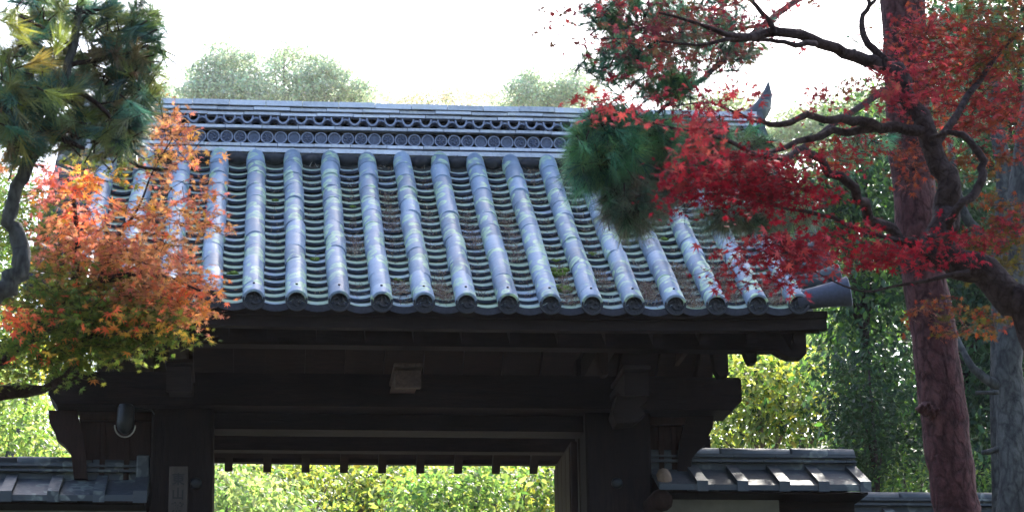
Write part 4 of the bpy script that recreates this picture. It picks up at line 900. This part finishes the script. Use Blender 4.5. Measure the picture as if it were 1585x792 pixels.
# grey trunks at the right
gt = thing('grey_trunk_tree', 'grey-barked tree with upright trunk at the right picture edge', 'tree', (float(at(1572, 800, 13.5)[0]), 13.5, hz(0, 13.5)))
inv = Matrix.Translation(-gt.location)
b = MB(); limb(b, [(1585, 1150, 13.5, 32), (1572, 800, 13.5, 27), (1566, 650, 13.5, 25), (1562, 520, 13.5, 22), (1566, 430, 13.5, 20), (1575, 330, 13.5, 20), (1600, 150, 13.5, 18), (1620, -50, 13.5, 15)], n=14); b.build('trunk', M_gbark, gt).matrix_parent_inverse = inv
for pts in ([(1560, 600, 13.5, 12), (1525, 585, 13.5, 8), (1500, 560, 13.5, 6), (1480, 520, 13.6, 4)], [(1560, 690, 13.5, 6), (1520, 700, 13.5, 4)], [(1545, 607, 13.4, 4), (1510, 607, 13.4, 3)]):
    b = MB(); limb(b, pts); b.build('branch', M_gbark, gt).matrix_parent_inverse = inv
gt = thing('forked_tree', 'pale grey forked trunk behind the curled maple branch', 'tree', (float(at(1545, 800, 17)[0]), 17.2, 0))
inv = Matrix.Translation(-gt.location)
b = MB(); limb(b, [(1560, 1100, 17.2, 22), (1550, 700, 17.2, 20), (1552, 480, 17.2, 18), (1556, 350, 17.2, 17), (1556, 260, 17.2, 15), (1540, 180, 17.2, 12), (1530, 60, 17.2, 10)], n=12); b.build('trunk', M_gbark, gt).matrix_parent_inverse = inv
for pts in ([(1548, 430, 17.2, 10), (1520, 370, 17.2, 9), (1492, 330, 17.1, 8), (1478, 280, 17.1, 7), (1470, 220, 17.1, 5)], [(1556, 300, 17.2, 9), (1580, 230, 17.2, 8), (1600, 150, 17.2, 6)]):
    b = MB(); limb(b, pts); b.build('branch', M_gbark, gt).matrix_parent_inverse = inv
# skyline trees
SK = [(.42, .52, .34), (.52, .58, .38), (.34, .44, .32), (.56, .6, .42)]  # paling by haze and glare put into these leaf colours
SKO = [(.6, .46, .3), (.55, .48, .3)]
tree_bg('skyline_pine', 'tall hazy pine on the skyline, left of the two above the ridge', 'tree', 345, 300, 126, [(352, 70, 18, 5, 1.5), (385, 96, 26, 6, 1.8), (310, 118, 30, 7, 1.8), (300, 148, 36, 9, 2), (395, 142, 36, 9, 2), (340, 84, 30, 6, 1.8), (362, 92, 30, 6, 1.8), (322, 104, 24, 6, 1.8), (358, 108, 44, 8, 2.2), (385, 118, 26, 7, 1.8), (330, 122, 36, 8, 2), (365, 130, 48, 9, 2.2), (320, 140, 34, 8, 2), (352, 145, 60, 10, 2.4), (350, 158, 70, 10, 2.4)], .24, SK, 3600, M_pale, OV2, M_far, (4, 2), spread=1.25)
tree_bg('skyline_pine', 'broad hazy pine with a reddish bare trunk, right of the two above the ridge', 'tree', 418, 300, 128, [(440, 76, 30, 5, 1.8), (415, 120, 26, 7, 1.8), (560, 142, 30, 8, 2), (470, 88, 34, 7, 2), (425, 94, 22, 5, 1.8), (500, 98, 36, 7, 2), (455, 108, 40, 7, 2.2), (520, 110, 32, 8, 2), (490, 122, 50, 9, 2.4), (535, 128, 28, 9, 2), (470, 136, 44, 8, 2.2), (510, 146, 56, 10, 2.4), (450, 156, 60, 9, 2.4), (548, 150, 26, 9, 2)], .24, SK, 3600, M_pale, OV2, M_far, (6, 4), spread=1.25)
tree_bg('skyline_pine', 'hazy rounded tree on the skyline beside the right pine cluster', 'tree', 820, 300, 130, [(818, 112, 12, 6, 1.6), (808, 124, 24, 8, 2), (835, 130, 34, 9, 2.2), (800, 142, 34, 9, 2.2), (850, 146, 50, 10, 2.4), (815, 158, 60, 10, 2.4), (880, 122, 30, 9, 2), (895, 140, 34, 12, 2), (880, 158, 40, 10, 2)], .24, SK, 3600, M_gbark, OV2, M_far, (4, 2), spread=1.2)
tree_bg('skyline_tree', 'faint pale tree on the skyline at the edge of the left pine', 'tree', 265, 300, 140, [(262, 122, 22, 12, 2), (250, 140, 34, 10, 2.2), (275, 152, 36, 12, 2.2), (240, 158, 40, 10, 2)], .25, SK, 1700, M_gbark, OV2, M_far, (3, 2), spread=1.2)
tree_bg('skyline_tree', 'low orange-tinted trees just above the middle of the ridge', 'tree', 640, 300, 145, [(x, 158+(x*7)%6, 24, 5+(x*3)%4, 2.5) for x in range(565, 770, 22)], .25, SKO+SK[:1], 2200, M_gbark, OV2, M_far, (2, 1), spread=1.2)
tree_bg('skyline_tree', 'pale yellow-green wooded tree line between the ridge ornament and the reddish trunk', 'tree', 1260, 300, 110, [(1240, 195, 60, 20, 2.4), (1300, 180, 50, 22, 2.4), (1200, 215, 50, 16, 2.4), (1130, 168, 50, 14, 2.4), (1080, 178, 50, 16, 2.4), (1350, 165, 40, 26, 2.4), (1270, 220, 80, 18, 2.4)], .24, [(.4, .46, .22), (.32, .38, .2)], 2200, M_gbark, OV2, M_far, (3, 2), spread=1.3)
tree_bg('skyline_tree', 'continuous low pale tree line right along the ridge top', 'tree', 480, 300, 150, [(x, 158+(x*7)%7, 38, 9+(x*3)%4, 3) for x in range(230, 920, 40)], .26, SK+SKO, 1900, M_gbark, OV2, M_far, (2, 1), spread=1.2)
# the wooded slope far behind the gate
def wood(name, label, Y, cells, pal_, n_, size):
    Ps = []; Us = []
    for (cx, cy, rx, ry) in cells:
        c = at(cx, cy, Y+rng.uniform(-2, 2)); ns = 26; u = rng.normal(size=(ns, 3)); u /= np.linalg.norm(u, axis=1)[:, None]; cc_ = c+u*rng.uniform(.2, 1, (ns, 1))*np.array([rx*Y/F, 1.6, ry*Y/F]); k = rng.integers(0, ns, n_)
        Ps.append(cc_[k]+rng.normal(0, size*2.4, (n_, 3))*np.array([1, 1, .7])); Us.append(u[k]+rng.normal(0, .5, (n_, 3))+np.array([0, 0, .4]))
    P_ = np.concatenate(Ps); n = len(P_); o = leaves(name, P_, np.concatenate(Us), rng.normal(size=(n, 3)), size*rng.uniform(.6, 1.3, n), pal(pal_, n), OV2, M_green); tag(o, label, 'woodland', kind='stuff')
wood('woodland', 'yellow-green woodland covering the slope behind the gate', 42, [(x+random.uniform(-15, 15), y+random.uniform(-10, 10), 60, 40) for x in range(-120, 1300, 62) for y in (560, 630, 700, 770)], YGR+MGR[:2], 620, .12)
wood('woodland', 'dark evergreen woodland behind the trunks at the right', 46, [(x+random.uniform(-15, 15), y+random.uniform(-10, 10), 62, 48) for x in range(1340, 1760, 58) for y in range(170 , 800, 70)]+[(x, y, 55, 45) for x in (1230, 1290) for y in (300, 370, 440, 510)], DGR+MGR[:1], 560, .15)
# unseen trees added at the right to shade the maple and half the roof
for (x, y, cx, cy, cz, rx, ry, rz, lab) in ((11.0, 20, 8.3, 20, 12.6, 4.2, 3., 3.2, 'unseen tall evergreen added right of the gate, its crown shading the maple'), (12., 28, 8.3, 28.5, 16.5, 4.6, 3., 4.6, 'unseen taller evergreen added farther back on the right, its crown shading the gate roof')):
    t = thing('added_shade_tree', lab, 'tree', (x, y, hz(x, y))); inv = Matrix.Translation(-t.location)
    b = MB(); b.tube([Vector((x, y, hz(x, y)-.2)), Vector((x-.2, y, cz*.5)), Vector((cx+1, cy, cz)), Vector((cx, cy, cz+rz*.9))], [.32, .26, .14, .04], 10, .05); b.build('trunk', M_gbark, t).matrix_parent_inverse = inv
    n = 9000; u = rng.normal(size=(110, 3)); u /= np.linalg.norm(u, axis=1)[:, None]; u *= rng.uniform(.1, 1, (110, 1))**.4
    k = rng.integers(0, 110, n); q = u[k]*np.array([rx, ry, rz])+np.array([cx, cy, cz])+rng.normal(0, .38, (n, 3))
    leaves('crown', q, u[k]+rng.normal(0, .5, (n, 3)), rng.normal(size=(n, 3)), rng.uniform(.25, .45, n), pal(DGR, n), OV2, M_far, t).matrix_parent_inverse = inv
# ------------------------------------------------------------------ unseen trees added behind the viewpoint to darken the gate front
proto = None
WL = ['nearest on the left', 'second from the path on the left', 'standing over the path', 'second from the path on the right', 'nearest on the right', 'far out on the left', 'far out on the right', 'beside the left wall', 'in the back row on the right', 'in the back row on the left']
for i, (x, y, h_) in enumerate([(-14, 1, 15), (-8, -9, 16), (0, -13, 17), (8, -10, 16), (15, -2, 15), (-22, -8, 18), (20, -12, 18), (-18, 9, 13), (5, -20, 20), (-6, -21, 20)]):
    t = thing('added_wood_tree', 'unseen tall evergreen added for shade behind the viewpoint, '+WL[i], 'tree', (x, y, hz(x, y)), 'unseen evergreens added for shade behind the viewpoint')
    t.scale = (h_/16,)*3; t.rotation_euler = (0, 0, i*1.3)
    if proto is None:
        b = MB(); b.tube([Vector((0, 0, 0)), Vector((.1, 0, 6)), Vector((0, .1, 14))], [.35, .25, .06], 10, .05); a_ = b.build('trunk', M_gbark, t)
        n = 5200; u = rng.normal(size=(n, 3)); u /= np.linalg.norm(u, axis=1)[:, None]; cc_ = rng.normal(size=(60, 3)); cc_ /= np.linalg.norm(cc_, axis=1)[:, None]
        q = cc_[rng.integers(0, 60, n)]*np.array([3.6, 3.6, 6.2])*rng.uniform(.4, 1, (n, 1))+np.array([0, 0, 8.6])+rng.normal(0, .7, (n, 3))
        c_ = leaves('crown', q, u, rng.normal(size=(n, 3)), rng.uniform(.5, 1., n), pal(DGR, n), OV2, M_far, t); proto = (a_.data, c_.data)
    else:
        link('trunk', proto[0], t); link('crown', proto[1], t)
# ------------------------------------------------------------------ haze
b = MB(); b.box(-90, 110, -45, 175, -3.6, 75)
mh = bpy.data.materials.new('haze'); mh.use_nodes = True; t_ = mh.node_tree; t_.nodes.clear()
pv_ = t_.nodes.new('ShaderNodeVolumePrincipled'); pv_.inputs['Color'].default_value = (.95, .97, 1, 1); pv_.inputs['Density'].default_value = .0003; pv_.inputs['Anisotropy'].default_value = .1
oo = t_.nodes.new('ShaderNodeOutputMaterial'); t_.links.new(pv_.outputs[0], oo.inputs['Volume'])
hb = b.build('haze', mh); tag(hb, 'thin pale morning haze lying over the whole scene', 'haze', kind='stuff')
